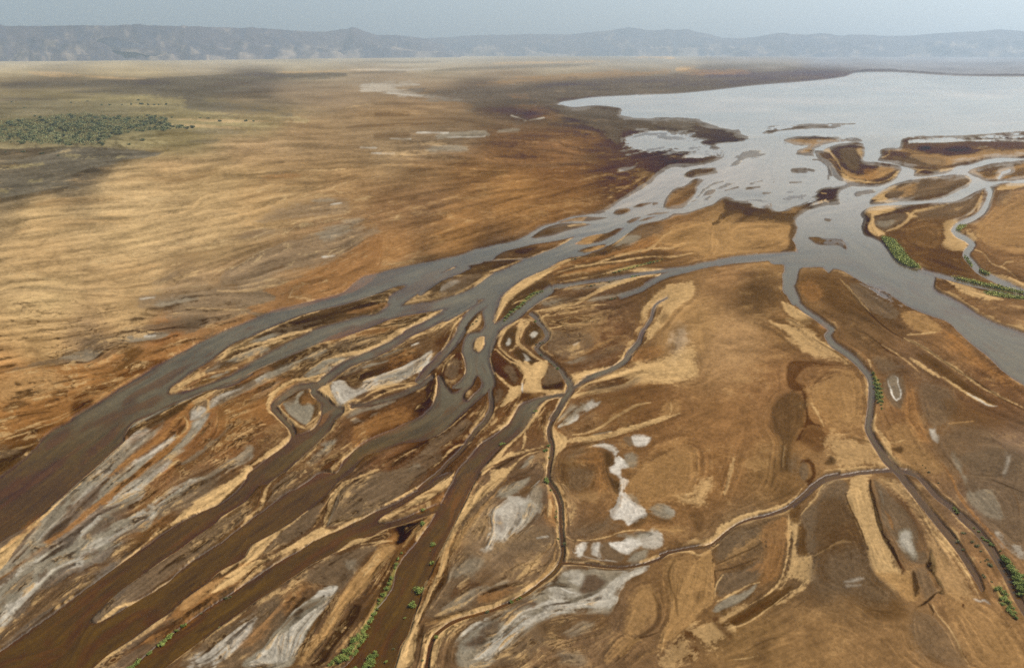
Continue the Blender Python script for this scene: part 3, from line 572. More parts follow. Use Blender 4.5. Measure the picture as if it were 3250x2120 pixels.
p G D 12,16,.4 : 990,720 1080,700 1060,780 1000,790
p B D 10,16,.7 : 930,950 850,1100 700,1350 600,1552 500,1552 450,1300 600,1050 700,1000
p R D 12,16,.7 : 1390,640 1280,800 1150,970 1050,1080 1120,1060 1240,940 1330,820
p D D 10,24,.85 : 820,1552 900,1420 1000,1290 1100,1150 1130,1060 1060,1060 980,1170 880,1310 790,1440 720,1552
p B D 14,20,.8 : 1400,640 1440,640 1380,800 1300,960 1220,1100 1150,1190 1100,1260 1130,1100 1250,940 1330,800
s T D 26,5,10,.8 : 870,1520 960,1420 1060,1290 1180,1140 1250,1000
s R D 16,8,14,.5 : 1250,1010 1350,820 1400,700
p R D 20,24,.4 : 1480,560 1640,460 1640,560 1540,750 1450,750
p O D 20,24,.35 : 1830,150 2003,0 2003,180 1900,350 1830,400
p G D 6,10,.9 : 180,1552 350,1380 440,1260 560,1130 700,1020 850,920 930,920 860,1060 760,1180 700,1280 640,1400 550,1552
p W D 6,20,.7 : 300,1480 460,1320 640,1170 760,1080 860,1040 780,1150 700,1250 640,1370 540,1510 400,1552 240,1552
p W D 4,8,.85 : 720,1010 850,920 930,920 880,990 790,1000 720,1020 600,1110 460,1250 440,1270 560,1130
p M D 8,14,.8 : 600,1110 720,1030 800,1020 740,1090 600,1160 480,1250
s R D 8,3,4,.5 : 930,940 800,1150 700,1310 590,1500
p O D 20,24,.5 : 500,1040 650,900 700,930 500,1130 400,1250 300,1350 200,1390 300,1250
s S D 14,4,6,.9 : 0,1220 200,1080 400,930 600,810 760,710 880,650
p S D 8,10,.9 : 2003,210 1930,290 1880,430 1760,620 1740,740 1680,900 1600,1050 1530,1160 1450,1260 1390,1400 1350,1552 1520,1552 1580,1200 1640,1080 1720,900 1800,750 1830,600 1900,440 2003,290
p T D 8,14,.7 : 2003,290 1900,440 1830,600 1790,760 1720,900 1770,750 1790,600 1860,450 1960,290
s R D 8,4,6,.6 : 1950,260 1860,440 1780,600 1730,770 1620,1090 1590,1200
s D D 16,6,12,.7 : 1440,1270 1390,1380 1370,1500
s S D 14,4,6,.9 : 1640,830 1630,900 1600,980
s D D 12,5,10,.5 : 1540,1320 1520,1500 1480,1552
s S D 22,4,6,.95 : 1850,1180 1750,1230 1660,1320 1630,1430 1605,1552
s S D 40,5,8,.9 : 2003,1150 1860,1230 1740,1330 1700,1450 1680,1552
s T D 14,4,6,.8 : 1620,1230 1750,1190 1900,1140 
p M D 14,20,.7 : 1640,1150 1750,900 1850,700 2003,600 2003,1060 1850,1120
p W D 10,26,.5 : 1880,1400 1960,1260 2040,1250 2040,1400 1930,1450
# E levee / central
p S E 6,10,.9 : 425,1110 440,1040 490,920 550,840 620,780 760,700 900,640 1000,590 1150,560 1060,600 960,650 850,720 760,780 640,850 540,940 500,1010
p O E 12,20,.5 : 900,640 1150,570 1300,550 1100,620 950,660
p B2 E 10,16,.8 : 510,1080 530,990 600,900 740,800 870,760 900,800 850,830 700,940 600,1030
s S E 8,3,5,.9 : 590,950 640,930 690,920
s D E 8,4,6,.6 : 420,1000 450,930 510,830 620,740 760,690
s S E 14,4,5,.9 : 960,690 1100,650 1250,625 1400,570 1600,520 1720,490 1800,430 1830,390 1900,350
s S E 10,4,5,.85 : 1730,490 1900,490 2000,450 2100,440
s S E 12,4,5,.9 : 1250,625 1500,590 1700,565 1900,565 2069,530
s S E 10,4,5,.8 : 980,770 1150,740 1350,700 1600,640 1800,595
s S E 10,4,6,.85 : 1000,800 1150,780 1230,765
s S E 10,4,6,.8 : 1540,680 1700,670 1850,660
s S E 11,4,6,.85 : 900,830 980,810 1080,800
s S E 14,4,5,.9 : 690,1030 760,960 850,910 960,880
s S E 26,4,6,.95 : 780,1010 960,980 1130,930 1260,860 1400,800 1520,760 1640,720 1800,705
s S E 8,3,5,.8 : 820,1020 1000,1000 1160,970 1380,955
p M E 10,16,.6 : 820,980 900,910 1060,870 1260,840 1200,890 1080,940 960,970
p G E 10,20,.5 : 820,940 900,920 1000,920 900,970 830,965
p G E 10,20,.55 : 1220,900 1480,850 1640,800 1700,780 1600,830 1400,900 1250,930
p G E 10,14,.5 : 1100,830 1300,810 1500,750 1400,790 1200,830
p M E 10,16,.6 : 1560,340 1640,290 1800,280 1830,330 1700,400 1550,380
p G E 10,16,.75 : 1420,480 1500,400 1640,385 1600,430 1500,470 1400,500
s S E 12,3,5,.9 : 1400,470 1490,410 1540,350 1560,325
p T E 14,22,.7 : 1780,420 1900,330 2069,260 2200,300 2200,560 2069,530 1900,480
p O E 14,24,.6 : 1300,560 1600,480 1720,420 1780,430 1700,490 1400,560 1200,600
p B E 12,20,.6 : 960,700 1300,640 1400,640 1150,730 900,770
p R E 10,20,.5 : 1100,600 1300,590 1240,620
s O E 14,5,8,.6 : 900,710 1300,660 1700,590
# E left islands
s S E 12,4,6,.9 : 690,572 820,525 960,470 1090,395
s S E 8,3,5,.8 : 430,584 560,580 690,576
s S E 14,4,6,.9 : 390,690 500,650 600,610 660,586
s S E 22,4,6,.9 : 110,870 250,800 350,740 430,700
s S E 9,3,5,.9 : 60,725 120,690 200,630
s S E 7,3,5,.7 : 100,720 250,720
s S E 18,4,6,.8 : 0,710 60,680 110,650
p D E 8,14,.7 : 600,510 720,480 800,480 720,530 640,545
p B2 E 8,14,.8 : 120,690 330,600 640,590 480,650 330,700 180,720
p W E 5,6,.9 : -10,840 0,810 100,765 160,760 60,820 0,850
p M E 8,14,.7 : 0,810 150,740 330,720 180,840 60,880 0,890
p T E 6,8,.85 : 1120,452 1180,402 1260,378 1340,365 1300,400 1240,440 1180,462
p T E 6,8,.85 : 1140,510 1290,468 1360,460 1330,480 1250,510 1170,524
p T E 8,12,.8 : 970,278 1080,240 1200,230 1180,262 1080,268
p B2 E 8,12,.8 : 745,396 850,326 960,292 1050,282 1190,282 1000,350 880,384
s S E 7,3,5,.8 : 1060,310 1190,290 1180,280
p S E 5,8,.85 : 210,1185 240,1110 300,1050 325,1040 330,1090 300,1135
p S E 5,8,.85 : 265,1320 270,1270 310,1215 355,1215 360,1250 345,1295 300,1340
p R E 6,8,.6 : 350,910 300,960 200,1050 100,1180 0,1300 -50,1270 50,1180 200,1000
s S E 12,4,5,.9 : 0,1150 100,1070 220,990 340,920 
s S E 8,3,5,.9 : 0,1070 100,1000 210,965
s S E 7,3,5,.85 : 0,1330 60,1250 100,1150 180,1050
p R E 8,14,.7 : -20,1552 30,1460 100,1370 160,1330 200,1430 190,1500 100,1552
p M E 8,12,.7 : 40,1500 100,1400 150,1430 120,1552 50,1552
s S E 10,3,5,.9 : 160,1340 190,1400 205,1470 190,1520
s S E 10,3,5,.9 : 0,1540 30,1450 110,1370
# E meander net
s S E 18,4,5,.9 : 470,1210 540,1140 640,1090 740,1080
s S E 14,4,5,.9 : 540,1160 490,1240 475,1290 500,1330 580,1400 660,1450 700,1510 690,1552
s S E 26,4,6,.9 : 740,1090 660,1130 630,1180 625,1250 650,1290 700,1340 800,1400 830,1420
s S E 16,4,6,.9 : 640,1280 600,1310 560,1340
s S E 16,4,6,.9 : 720,1110 670,1160 650,1240
p B2 E 8,12,.8 : 500,1280 520,1210 580,1150 630,1150 610,1220 600,1290 560,1320
p W E 4,8,.85 : 535,1270 560,1235 575,1250 560,1290 540,1290
p B2 E 8,12,.8 : 680,1210 720,1140 780,1110 850,1190 780,1270 720,1300 680,1270
p W E 4,8,.9 : 735,1215 770,1185 790,1195 770,1220 740,1228
p B2 E 8,12,.9 : 590,1350 650,1310 720,1350 780,1420 720,1450 640,1400
p W E 4,10,.7 : 670,1350 700,1355 740,1410 710,1420
s X E 12,3,4,.95 : 1108,1285 1130,1275
s S E 8,3,4,.9 : 435,1310 500,1370 560,1420 640,1480 690,1530
s S E 9,3,4,.9 : 410,1340 405,1420 420,1490 450,1552
s S E 10,3,4,.9 : 460,1215 490,1180
p R E 8,24,.8 : 430,1340 480,1370 560,1440 640,1500 660,1552 480,1552 420,1440
p S E 6,10,.9 : 690,1440 760,1470 790,1500 830,1420 880,1400 880,1460 840,1552 680,1552
s S E 12,3,5,.9 : 860,1160 960,1140 1100,1120 1250,1090 1320,1060
s S E 10,3,5,.9 : 810,1090 840,1060 900,1040
s S E 7,3,4,.8 : 800,1060 850,1120 890,1170 890,1220
p M E 14,20,.6 : 900,1180 1200,1200 1250,1300 1100,1400 920,1360 860,1290
p B E 14,20,.6 : 850,1090 1100,1050 1200,1040 1000,1130
s T E 20,8,12,.6 : 980,1430 1150,1370 1300,1290 1400,1250
p M E 10,16,.6 : 870,1480 960,1460 1000,1530 900,1552
p G E 10,20,.5 : 1020,1430 1130,1390 1200,1380 1080,1440
p M E 12,20,.5 : 1150,1400 1400,1300 1500,1310 1350,1400 1150,1450
# E right plain
p S E 16,24,.75 : 1650,1000 1720,900 1850,800 1950,780 2069,760 2069,880 1900,1000 1850,1080 1750,1200 1680,1250 1690,1170 1760,1080 1790,960 1700,1000 1690,1080 1650,1070
s S E 8,3,5,.9 : 1700,1090 1650,1180 1610,1260 1520,1330 1480,1400 1430,1440
s S E 12,3,5,.9 : 1500,1350 1490,1400 1440,1440
s S E 7,3,5,.9 : 1600,1330 1570,1360 1570,1420
s S E 8,3,5,.9 : 1760,1100 1700,1180 1690,1240 1650,1290
p B E 10,30,.6 : 1790,1060 1830,1000 1850,1070 1790,1080
p B E 10,30,.6 : 1760,1200 1790,1150 1800,1190
p B E 10,40,.6 : 1590,1060 1620,1040 1640,1080 1600,1070
p O E 14,30,.5 : 1560,1430 1600,1350 1750,1290 1820,1350 1750,1400
p W E 30,40,.25 : 1900,1180 1990,1150 2000,1400 1900,1420
p S E 16,24,.7 : 1100,1552 1400,1480 1600,1460 1800,1400 2069,1300 2069,1552
# F
p S F 8,10,.95 : 540,0 640,60 690,110 680,180 660,250 760,260 830,240 800,180 820,80 870,0 790,0 720,60 640,0
s S F 24,4,6,.95 : 820,80 800,180 820,240 900,250 1000,240
s S F 18,4,6,.9 : 440,90 500,150 570,210 640,230
p S F 6,10,.95 : 570,210 660,210 640,290 560,340 440,400 500,330 550,260
s S F 14,4,5,.95 : 640,60 680,110 660,200 640,300 610,400 570,490 500,540 400,590
s X F 10,3,5,.8 : 665,190 665,250
p R F 8,16,.7 : 430,60 500,20 600,30 650,90 620,180 580,200 500,110
p M F 8,14,.7 : 520,60 600,60 630,140 600,180 540,110
p R F 8,16,.6 : 440,180 500,200 530,280 500,340 450,370 430,280
p M F 8,14,.6 : 450,230 500,230 510,300 450,340
p D F 8,14,.8 : 840,200 900,170 1000,170 990,220 900,230 830,230
p M F 8,14,.7 : 840,180 880,40 960,40 1010,120 950,190
p T F 10,12,.7 : 730,290 740,270 900,270 820,300
p B F 8,14,.5 : 640,280 740,270 700,350 620,400
s S F 22,5,6,.95 : 980,285 880,315 820,370 760,470 680,570 580,660 500,740 440,800
s S F 16,4,6,.9 : 680,560 690,620 670,720
s S F 9,3,5,.9 : 1020,140 1030,190 1000,270 960,340 920,420 880,500 865,580 880,650
s S F 14,3,5,.95 : 1030,330 980,430 930,500 920,560 940,640 940,720 930,800 905,900 910,980
s S F 10,3,5,.95 : 1060,290 1010,390 940,490
p S F 6,10,.95 : 930,560 980,600 1040,640 1020,700 960,760 930,800 930,700 915,600
s S F 34,5,8,.95 : 980,670 1100,650 1300,625 1500,570 1700,510 1850,460 1950,430
s S F 14,4,8,.85 : 1080,610 1200,590 1320,540 1400,480 1600,370 1720,340
s B F 12,5,8,.7 : 1150,620 1300,590 1420,560
s D F 12,6,10,.5 : 980,760 1040,710 1200,680 1300,665
p O F 12,16,.6 : 930,520 960,560 990,610 940,570
p S F 8,12,.9 : 860,690 850,710 700,730 560,760 430,850 340,910 330,890 420,800 520,720 540,700 500,790 640,760 800,710
s R F 7,3,5,.6 : 350,890 480,830 680,770 760,740 840,735
s S F 8,3,5,.9 : 560,890 680,780 800,745
p S F 8,12,.85 : 400,990 410,900 560,870 620,830 540,940 440,1040 320,1160 220,1270 130,1390 60,1480 20,1552 -200,1800 -150,1552 0,1420 130,1260 260,1110
p T F 8,12,.75 : 540,970 440,1080 300,1220 180,1350 80,1490 40,1552 130,1552 190,1440 320,1260 430,1120
s R F 6,3,4,.5 : 490,960 380,1050 240,1220 120,1370 0,1520
p R F 10,12,.5 : 560,950 660,940 740,950 600,1000 440,1080
p G F 8,10,.8 : 440,1120 540,1030 660,970 730,945 720,990 640,1060 560,1110
p B F 10,14,.7 : 620,1100 680,1050 760,980 830,940 760,1040 700,1100
p G F 6,12,.7 : 630,880 700,820 760,785 740,820 680,870
p W F 12,26,.9 : 410,1250 500,1190 560,1120 640,1100 690,1120 720,1070 730,1160 700,1260 640,1370 560,1420 520,1480 430,1470 400,1540 330,1552 400,1450 420,1380 400,1300
p W F 12,26,.6 : 560,1130 640,1100 800,1180 820,1260 740,1330 660,1400 600,1420 640,1300 660,1200 580,1170
p G F 14,24,.6 : 700,1170 760,1040 840,1070 850,1180 800,1290 700,1380 660,1340
s W F 6,3,5,.7 : 730,1050 780,1010 810,980
p R F 14,24,.5 : 460,1280 470,1340 500,1400 520,1350
p M F 14,20,.7 : 560,1552 640,1420 800,1350 940,1440 950,1552
s W F 8,3,10,.6 : 790,1460 880,1445
p O F 16,16,.6 : 860,1180 900,1080 940,1180 950,1360 860,1320 830,1260
s S F 10,3,4,.95 : 870,700 880,760 872,850 855,950
s S F 14,3,4,.95 : 890,1010 930,1100 950,1200 950,1320 955,1420 968,1552
s S F 14,3,4,.95 : 905,980 960,1090 1000,1190 1005,1330 1015,1450
s T F 12,4,5,.8 : 930,940 980,1060 1010,1170 1020,1300 1025,1430
s S F 10,3,4,.95 : 1020,1450 1100,1470 1200,1470 1340,1450 1450,1410 1560,1390 1680,1385
s T F 12,4,5,.8 : 1680,1390 1850,1390 2000,1400
# F right: braids + salts
p S F 14,20,.8 : 1060,160 1200,110 1350,70 1400,50 1250,110 1150,180 1100,190
p B F 8,14,.7 : 1160,190 1260,140 1500,30 1580,10 1420,80 1280,150 1180,210
s S F 14,4,7,.9 : 1100,270 1200,190 1350,140 1500,90 1640,70 1720,90
s S F 22,5,8,.9 : 1080,290 1200,260 1350,240 1500,190 1620,130 1720,90
s S F 12,4,7,.8 : 1300,150 1450,100 1600,50
p M F 10,18,.7 : 1200,230 1300,190 1500,170 1640,130 1520,210 1380,240 1240,255
p S F 30,30,.6 : 1600,40 1900,0 2069,0 2069,130 1800,130 1700,110
s S F 9,3,5,.8 : 1880,340 1890,400 1870,450
p T F 16,24,.5 : 1800,440 1830,340 1900,330 1960,380 1900,450
p W F 6,20,.95 : 1200,340 1230,320 1260,340 1300,340 1280,370 1200,410 1130,440 1120,480 1040,510 1020,490 1100,440 1150,400
p G F 10,24,.7 : 960,540 1000,470 1080,370 1180,340 1200,380 1120,440 1020,510
s W F 10,4,10,.8 : 970,535 1000,520
s G F 8,4,6,.6 : 1260,605 1300,595 1400,575
p X F 6,14,.95 : 1560,620 1620,605 1720,630 1670,700 1600,710 1570,660
p M F 8,14,.8 : 1500,630 1560,625 1580,700 1540,700
p W F 8,20,.9 : 1280,690 1330,670 1380,690 1440,730 1410,750 1340,710
p X F 6,22,.95 : 1410,750 1450,740 1450,780 1500,800 1510,840 1530,870 1480,880 1480,930 1540,970 1520,1030 1480,1060 1500,1100 1560,1140 1620,1190 1670,1230 1680,1260 1600,1310 1540,1350 1500,1300 1420,1300 1370,1230 1420,1190 1470,1110 1460,1050 1480,990 1420,930 1380,910 1380,870 1430,840
p G F 10,20,.7 : 1500,770 1600,770 1600,860 1540,870
p B2 F 12,16,.8 : 1340,740 1400,760 1420,850 1370,870 1390,940 1460,990 1470,1060 1440,1090 1380,1000 1350,880
p M F 12,20,.6 : 1430,1190 1470,1120 1400,1300 1320,1380 1280,1370
p G F 10,20,.7 : 1540,1100 1600,1110 1620,1170 1560,1140
p W F 6,18,.7 : 1840,1190 1920,1240 1910,1270 1850,1250
p G F 10,20,.8 : 1720,1220 1770,1170 1850,1190 1910,1250 1860,1300 1760,1270
p B2 F 10,20,.6 : 1700,1260 1800,1290 1880,1310 1840,1330 1720,1290
p B2 F 12,20,.6 : 1590,1310 1700,1260 1660,1340 1560,1370
p B F 16,30,.5 : 950,800 1200,850 1280,900 1260,1020 1150,1080 960,1000 940,900
p M F 16,30,.5 : 1050,900 1200,870 1250,930 1180,1040 1050,1050
p M F 16,30,.5 : 1000,760 1150,720 1200,760 1050,800
p O F 16,24,.5 : 1280,720 1340,780 1340,900 1380,1030 1320,1070 1270,1000 1290,900 1240,850 1120,830
p M F 16,24,.6 : 1050,1420 1300,1300 1500,1360 1400,1400 1200,1450
p T F 30,40,.5 : 1500,1000 1800,750 2069,700 2069,1100 1850,1150 1650,1180
s B F 20,10,20,.4 : 1400,640 1600,560 1800,500
p B F 24,40,.5 : 1400,380 1600,330 1700,400 1500,480 1350,520
p B F 24,40,.5 : 1200,300 1400,270 1600,250 1500,320 1300,340
# G
p X G 8,24,.95 : 1420,530 1480,520 1410,660 1370,640
p X G 8,24,.9 : 1490,540 1560,530 1560,620 1580,660 1480,640
p M G 10,14,.8 : 1560,560 1640,530 1760,640 1740,690 1600,670
p X G 8,16,.95 : 1650,550 1750,510 1860,500 1900,550 1830,600 1790,640 1720,600
p W G 8,20,.85 : 1870,490 1990,450 2069,490 2069,560 1980,590 1900,560
p G G 10,20,.7 : 1700,480 1850,460 1980,460 1880,500
s D G 12,5,8,.5 : 1850,460 1950,450 1990,470 1960,480
p G G 10,24,.8 : 1780,680 1830,600 1960,590 1900,690
s W G 6,3,4,.7 : 1340,610 1500,660 1700,690
p G G 14,30,.8 : 1220,810 1300,740 1440,730 1620,760 1800,750 1960,730 1850,800 1740,880 1690,960 1700,1000 1640,1110 1560,1120 1400,1100 1200,1130 1060,1200 950,1280 840,1380 720,1480 640,1552 400,1552 380,1380 430,1290 560,1180 700,1150 850,1060 1000,960 1100,910
p W G 10,30,.8 : 1960,730 1900,790 1740,880 1690,960 1690,1000 1640,1060 1500,1080 1300,1100 1150,1140 1050,1180 900,1290 760,1420 640,1500 560,1480 700,1340 860,1180 1000,1090 1200,1020 1400,1000 1560,940 1640,850 1780,760
p W G 10,30,.6 : 1250,790 1400,740 1440,820 1400,880 1300,840
p W G 10,30,.6 : 1140,900 1300,910 1400,960 1300,1010 1180,980
p W G 8,24,.7 : 440,1280 560,1180 660,1170 640,1220 540,1270 440,1330
p R G 10,30,.7 : 1420,880 1450,810 1560,820 1620,850 1560,920 1480,950 1400,930
p R G 8,24,.7 : 870,1060 960,1000 1040,1040 940,1060 860,1090
p R G 8,24,.6 : 760,1140 850,1100 820,1160 740,1180
p R G 10,26,.7 : 420,1370 520,1310 620,1320 600,1380 480,1400
p R G 10,26,.6 : 600,1220 720,1180 720,1280 640,1310 560,1290
s X G 5,2,3,.95 : 1235,905 1310,935 1365,945
p M G 12,30,.6 : 700,1552 760,1450 900,1300 1050,1200 1200,1160 1350,1170 1250,1300 1050,1400 900,1552
p B G 20,30,.5 : 1050,1200 1350,1150 1650,1120 1600,1250 1300,1300 1100,1300
s G G 60,20,50,.45 : 1300,1300 1450,1220 1500,1200
s G G 60,20,50,.4 : 1250,1480 1400,1500
s S G 24,8,30,.5 : 700,1490 760,1460 830,1460
p T G 18,20,.6 : 1760,1280 1800,1050 1900,900 2000,900 2030,1050 1960,1200 1850,1290
s D G 26,10,16,.5 : 2000,950 2050,1080 2030,1200 1900,1300 1800,1380 1700,1500
s D G 10,5,8,.7 : 1660,1540 1760,1450 1870,1330 1960,1300 2050,1270
p T G 20,50,.5 : 1600,1500 1700,1350 1780,1290 1850,1310 1780,1400 1660,1510
s T G 10,5,8,.6 : 1850,1500 1950,1450 2069,1420
s S G 20,4,6,.95 : 1240,690 1180,740 1060,840 950,920 800,990 650,1060 480,1110 350,1160 230,1240
s S G 26,4,6,.9 : 1250,740 1180,820 1040,900 920,980 760,1050 640,1090 480,1140 350,1200 270,1290
s S G 10,3,4,.95 : 1205,300 1215,440 1230,560 1225,650 1180,730
s S G 12,3,4,.9 : 1260,300 1270,420 1280,490
s T G 20,4,6,.8 : 1200,480 1190,600 1180,690 1120,780 1020,880
s S G 14,3,5,.95 : 1280,560 1300,620 1290,680
s S G 10,3,4,.9 : 1290,680 1420,685 1450,690
s S G 12,3,5,.9 : 1430,680 1520,680 1620,710
s S G 7,3,4,.9 : 1270,720 1400,715 1500,725 1640,740 1800,740 1920,715
s S G 16,3,5,.9 : 1880,690 1960,670 2069,620
s D G 8,4,5,.5 : 1500,740 1650,755 1800,755
s S G 30,5,8,.9 : 270,1290 220,1400 190,1552
s S G 13,3,4,.95 : 200,1250 150,1340 120,1430 110,1552
s T G 14,4,6,.8 : 130,1200 260,1160 380,1130
p R G 14,20,.6 : 330,960 380,900 450,850 560,860 600,880 450,940 350,1000
s D G 18,8,12,.6 : 600,970 720,910 850,890 960,880
p G G 14,30,.5 : 280,1080 400,1000 600,900 800,860 700,900 560,960 400,1050
p O G 14,20,.5 : 570,980 700,930 860,920 820,960 640,1030
p G G 16,30,.5 : 330,780 420,700 560,660 600,720 460,800 330,830
s B G 10,5,8,.6 : 900,850 1000,720 1150,580 1180,540
# delta mouth E side (I)
p T I 10,14,.8 : 110,250 300,235 640,245 600,255 400,275 330,310 300,350 210,345 310,295 180,280
p D I 6,20,.8 : 120,225 320,205 500,215 680,225 745,250 600,245 400,240 200,235
p G I 8,30,.6 : 300,205 480,205 600,225 450,230
p S I 6,8,.9 : 420,340 470,310 490,370 540,430 560,500 600,570 680,590 850,605 1010,560 1040,500 900,590 700,570 590,520 550,440 500,360
p S I 8,10,.7 : 690,320 730,310 750,360 745,400 690,350
p B2 I 10,14,.7 : 480,300 690,280 700,340 740,400 800,450 960,480 900,560 760,560 600,520 540,420
p T I 16,20,.8 : 560,500 650,560 800,570 1000,490 900,470 820,510 720,530
p O I 14,20,.5 : 760,480 860,500 820,560 740,540
p M I 10,20,.6 : 560,340 680,330 720,460 680,520 600,460
p B2 I 8,12,.8 : 340,690 400,645 600,620 560,670 545,720 560,760 450,770 320,810 300,780
s S I 12,3,5,.9 : 345,775 420,755
s S I 10,3,5,.9 : 400,690 435,688
s S I 8,3,5,.9 : 445,740 470,760
s S I 10,3,5,.9 : 380,762 410,752
p B2 H 14,30,.85 : 1400,735 1560,745 1700,790 1900,815 2069,845 2090,880 2010,920 1990,950 1850,930 1650,890 1540,840 1400,900 1350,940 1420,830
s D H 30,14,30,.5 : 1480,960 1560,900 1640,860
p T I 20,30,.5 : -350,960 -150,960 0,950 150,950 170,1000 150,1080 50,1130 -100,1150 -350,1130
p D I 10,14,.7 : 160,950 210,960 200,1010 170,1060 200,1110 180,1160 60,1170 130,1110
p B I 16,20,.6 : 960,330 1200,290 1600,270 1900,260 2069,250 2300,250 2300,350 2069,320 1800,370 1600,430 1400,470 1150,470 1000,430 900,410
p B2 I 8,34,.75 : 880,350 960,300 1040,240 1200,220 1500,215 1700,205 2069,180 2300,175 2300,235 2069,240 1850,250 1500,260 1250,265 1050,290 960,330
p G I 10,40,.5 : 1300,235 1500,215 1700,200 1900,190 1800,230 1500,245
p T I 14,18,.8 : 950,330 1100,330 1300,360 1500,380 1800,330 2069,330 2300,330 2069,385 1800,390 1640,430 1500,440 1420,460 1250,430 1100,370
s S I 8,4,6,.8 : 890,400 950,370 960,330
p D I 12,20,.75 : 1190,310 1300,295 1300,330 1220,340
p D I 14,20,.7 : 1390,330 1500,300 1620,310 1640,330 1550,355 1450,355
p M I 14,20,.6 : 1000,390 1180,390 1400,420 1430,450 1250,465 1100,440
p B I 14,20,.7 : 1800,290 1950,290 1960,320 1850,310
s S I 12,3,6,.9 : 1110,480 1200,490 1400,500 1520,470
s S I 12,3,6,.85 : 1170,530 1190,510 1260,480
p B2 I 6,8,.7 : 1200,510 1250,485 1380,495 1360,520 1240,530
p S I 6,10,.9 : 800,745 900,665 1000,615 1030,630 920,710 960,740 1050,750 900,765
p M I 10,16,.6 : 920,710 1000,640 1150,590 1400,550 1590,540 1610,580 1550,640 1440,700 1300,730 1050,745
p T I 12,20,.6 : 1000,650 1180,610 1150,690 1060,720 1080,660
p M I 10,20,.5 : 1350,690 1500,620 1600,610 1440,700
s S I 8,3,5,.85 : 1590,540 1635,575 1600,615
s S I 7,3,5,.8 : 1150,575 1300,555 1380,560
p T I 8,10,.8 : 1610,490 1750,470 2069,430 2300,430 2300,540 2069,560 1900,570 1760,570 1690,540
p B2 I 8,16,.8 : 1680,490 1800,460 2000,430 2069,440 1900,480 1720,520
p B2 I 8,16,.7 : 1720,530 1850,520 1800,550 1740,555
p B2 I 8,20,.7 : 1910,540 2069,490 2069,540 1960,560
s S I 8,3,5,.8 : 1860,560 1880,520 1950,490
s S I 12,4,6,.85 : 760,850 800,800 900,790 1060,790
p S I 6,10,.9 : 770,850 800,800 1040,785 1060,800 950,850 840,880 850,960 900,1000 930,1030 870,1040 790,990 800,900
s S I 18,4,6,.9 : 940,1000 1060,950 1140,880 1160,840 1250,820 1400,790 1450,770
s S I 14,4,6,.8 : 1080,840 1140,870 1200,880
p M I 8,14,.8 : 840,930 880,880 1000,850 1090,860 1100,900 1000,970 900,990
p G I 8,20,.5 : 860,930 960,900 1000,920 920,970
p B2 I 8,14,.7 : 880,860 960,840 1060,800 1300,775 1200,800 1050,850
p D I 6,14,.7 : 720,890 760,840 820,870 810,920 780,960 800,1000 850,1050 780,1030 735,970
p S I 8,16,.8 : 1410,930 1600,890 1690,800 1720,680 1730,690 1700,820 1600,910 1500,940 1480,1000 1600,1060 1580,1150 1500,1160 1400,1110 1420,1050
s S I 10,3,5,.9 : 1725,660 1710,720 1660,820 1580,890
s S I 8,3,5,.85 : 1830,660 1800,740 1780,790
p S I 8,14,.8 : 1840,640 1900,610 2069,600 2200,600 2069,635 1880,670
p D I 8,14,.6 : 1790,640 1830,620 1800,720 1780,820 1740,860 1770,760
p M I 14,20,.6 : 1450,760 1600,700 1700,660 1690,760 1640,840 1500,880 1300,900 1200,880 1300,800
p B I 20,30,.4 : 950,1040 1200,900 1450,900 1400,1100 1550,1170 1600,1250 1700,1340 1500,1370 1250,1310 1130,1220 1000,1080
p T I 20,30,.15 : 1100,1000 1300,930 1400,1050 1300,1150 1150,1100
p M I 14,20,.6 : 1820,720 1950,680 1950,760 1850,780
p T I 20,30,.6 : 1660,1000 1800,850 2069,700 2200,800 2200,1150 1900,1150 1750,1120
p S I 8,16,.7 : 1580,990 1660,1000 1670,1070 1640,1080 1600,1050 1530,1010
s S I 10,4,6,.8 : 1660,1150 1740,1180 1800,1260 1900,1300 2000,1380 2000,1420
s S I 8,4,6,.7 : 1880,1290 1920,1255 1980,1250
p S I 6,20,.7 : 1750,1310 1900,1350 2000,1410 2069,1430 2100,1470 1950,1420 1800,1360
p B I 12,20,.6 : 1280,1320 1500,1360 1700,1380 1900,1460 2000,1490 1800,1470 1600,1410
p S I 6,20,.8 : 1430,1400 1600,1450 1800,1530 1900,1560 1700,1552 1550,1500
p D I 8,14,.6 : 1450,1395 1650,1430 1900,1490 2069,1530 2069,1545 1800,1510 1600,1450
# south of big river (J)
p B J 16,24,.7 : 200,60 230,-60 400,-80 600,-10 700,160 850,260 900,330 700,260 560,250 400,150 300,120
p O J 16,30,.5 : 240,50 300,-20 380,60 400,120 320,150
s S J 10,4,6,.85 : 560,-30 640,60 720,160 800,240
s D J 8,3,5,.8 : 590,0 700,140 820,270 960,390 1100,470
p M J 14,20,.8 : 640,10 760,30 900,120 1020,220 1040,260 980,310 860,260 740,150
p T J 10,16,.8 : 1060,270 1170,255 1300,300 1400,380 1320,410 1200,400 1100,320
s S J 6,3,4,.8 : 1100,430 1250,420 1350,410
s S J 16,4,8,.85 : 1090,460 1250,540 1400,640 1550,740 1700,850 1900,950 2069,1030
s D J 10,4,6,.7 : 1100,460 1300,570 1480,700 1650,800 1850,930 2069,1050
p B J 10,16,.85 : 1180,590 1280,600 1420,690 1560,800 1680,890 1840,1000 1800,1010 1660,960 1500,860 1380,760
s S J 14,4,8,.9 : 1400,780 1550,880 1700,970 1830,1015
s W J 7,3,5,.8 : 1600,910 1700,970 1780,1010 1850,1015
s S J 20,5,10,.8 : 1130,620 1250,700 1380,780
s R J 12,5,8,.7 : 880,490 950,560 1020,600 1070,600
s D J 8,4,6,.6 : 740,400 850,480 950,560
s S J 8,4,8,.6 : 900,510 1000,570 1100,640 1200,730
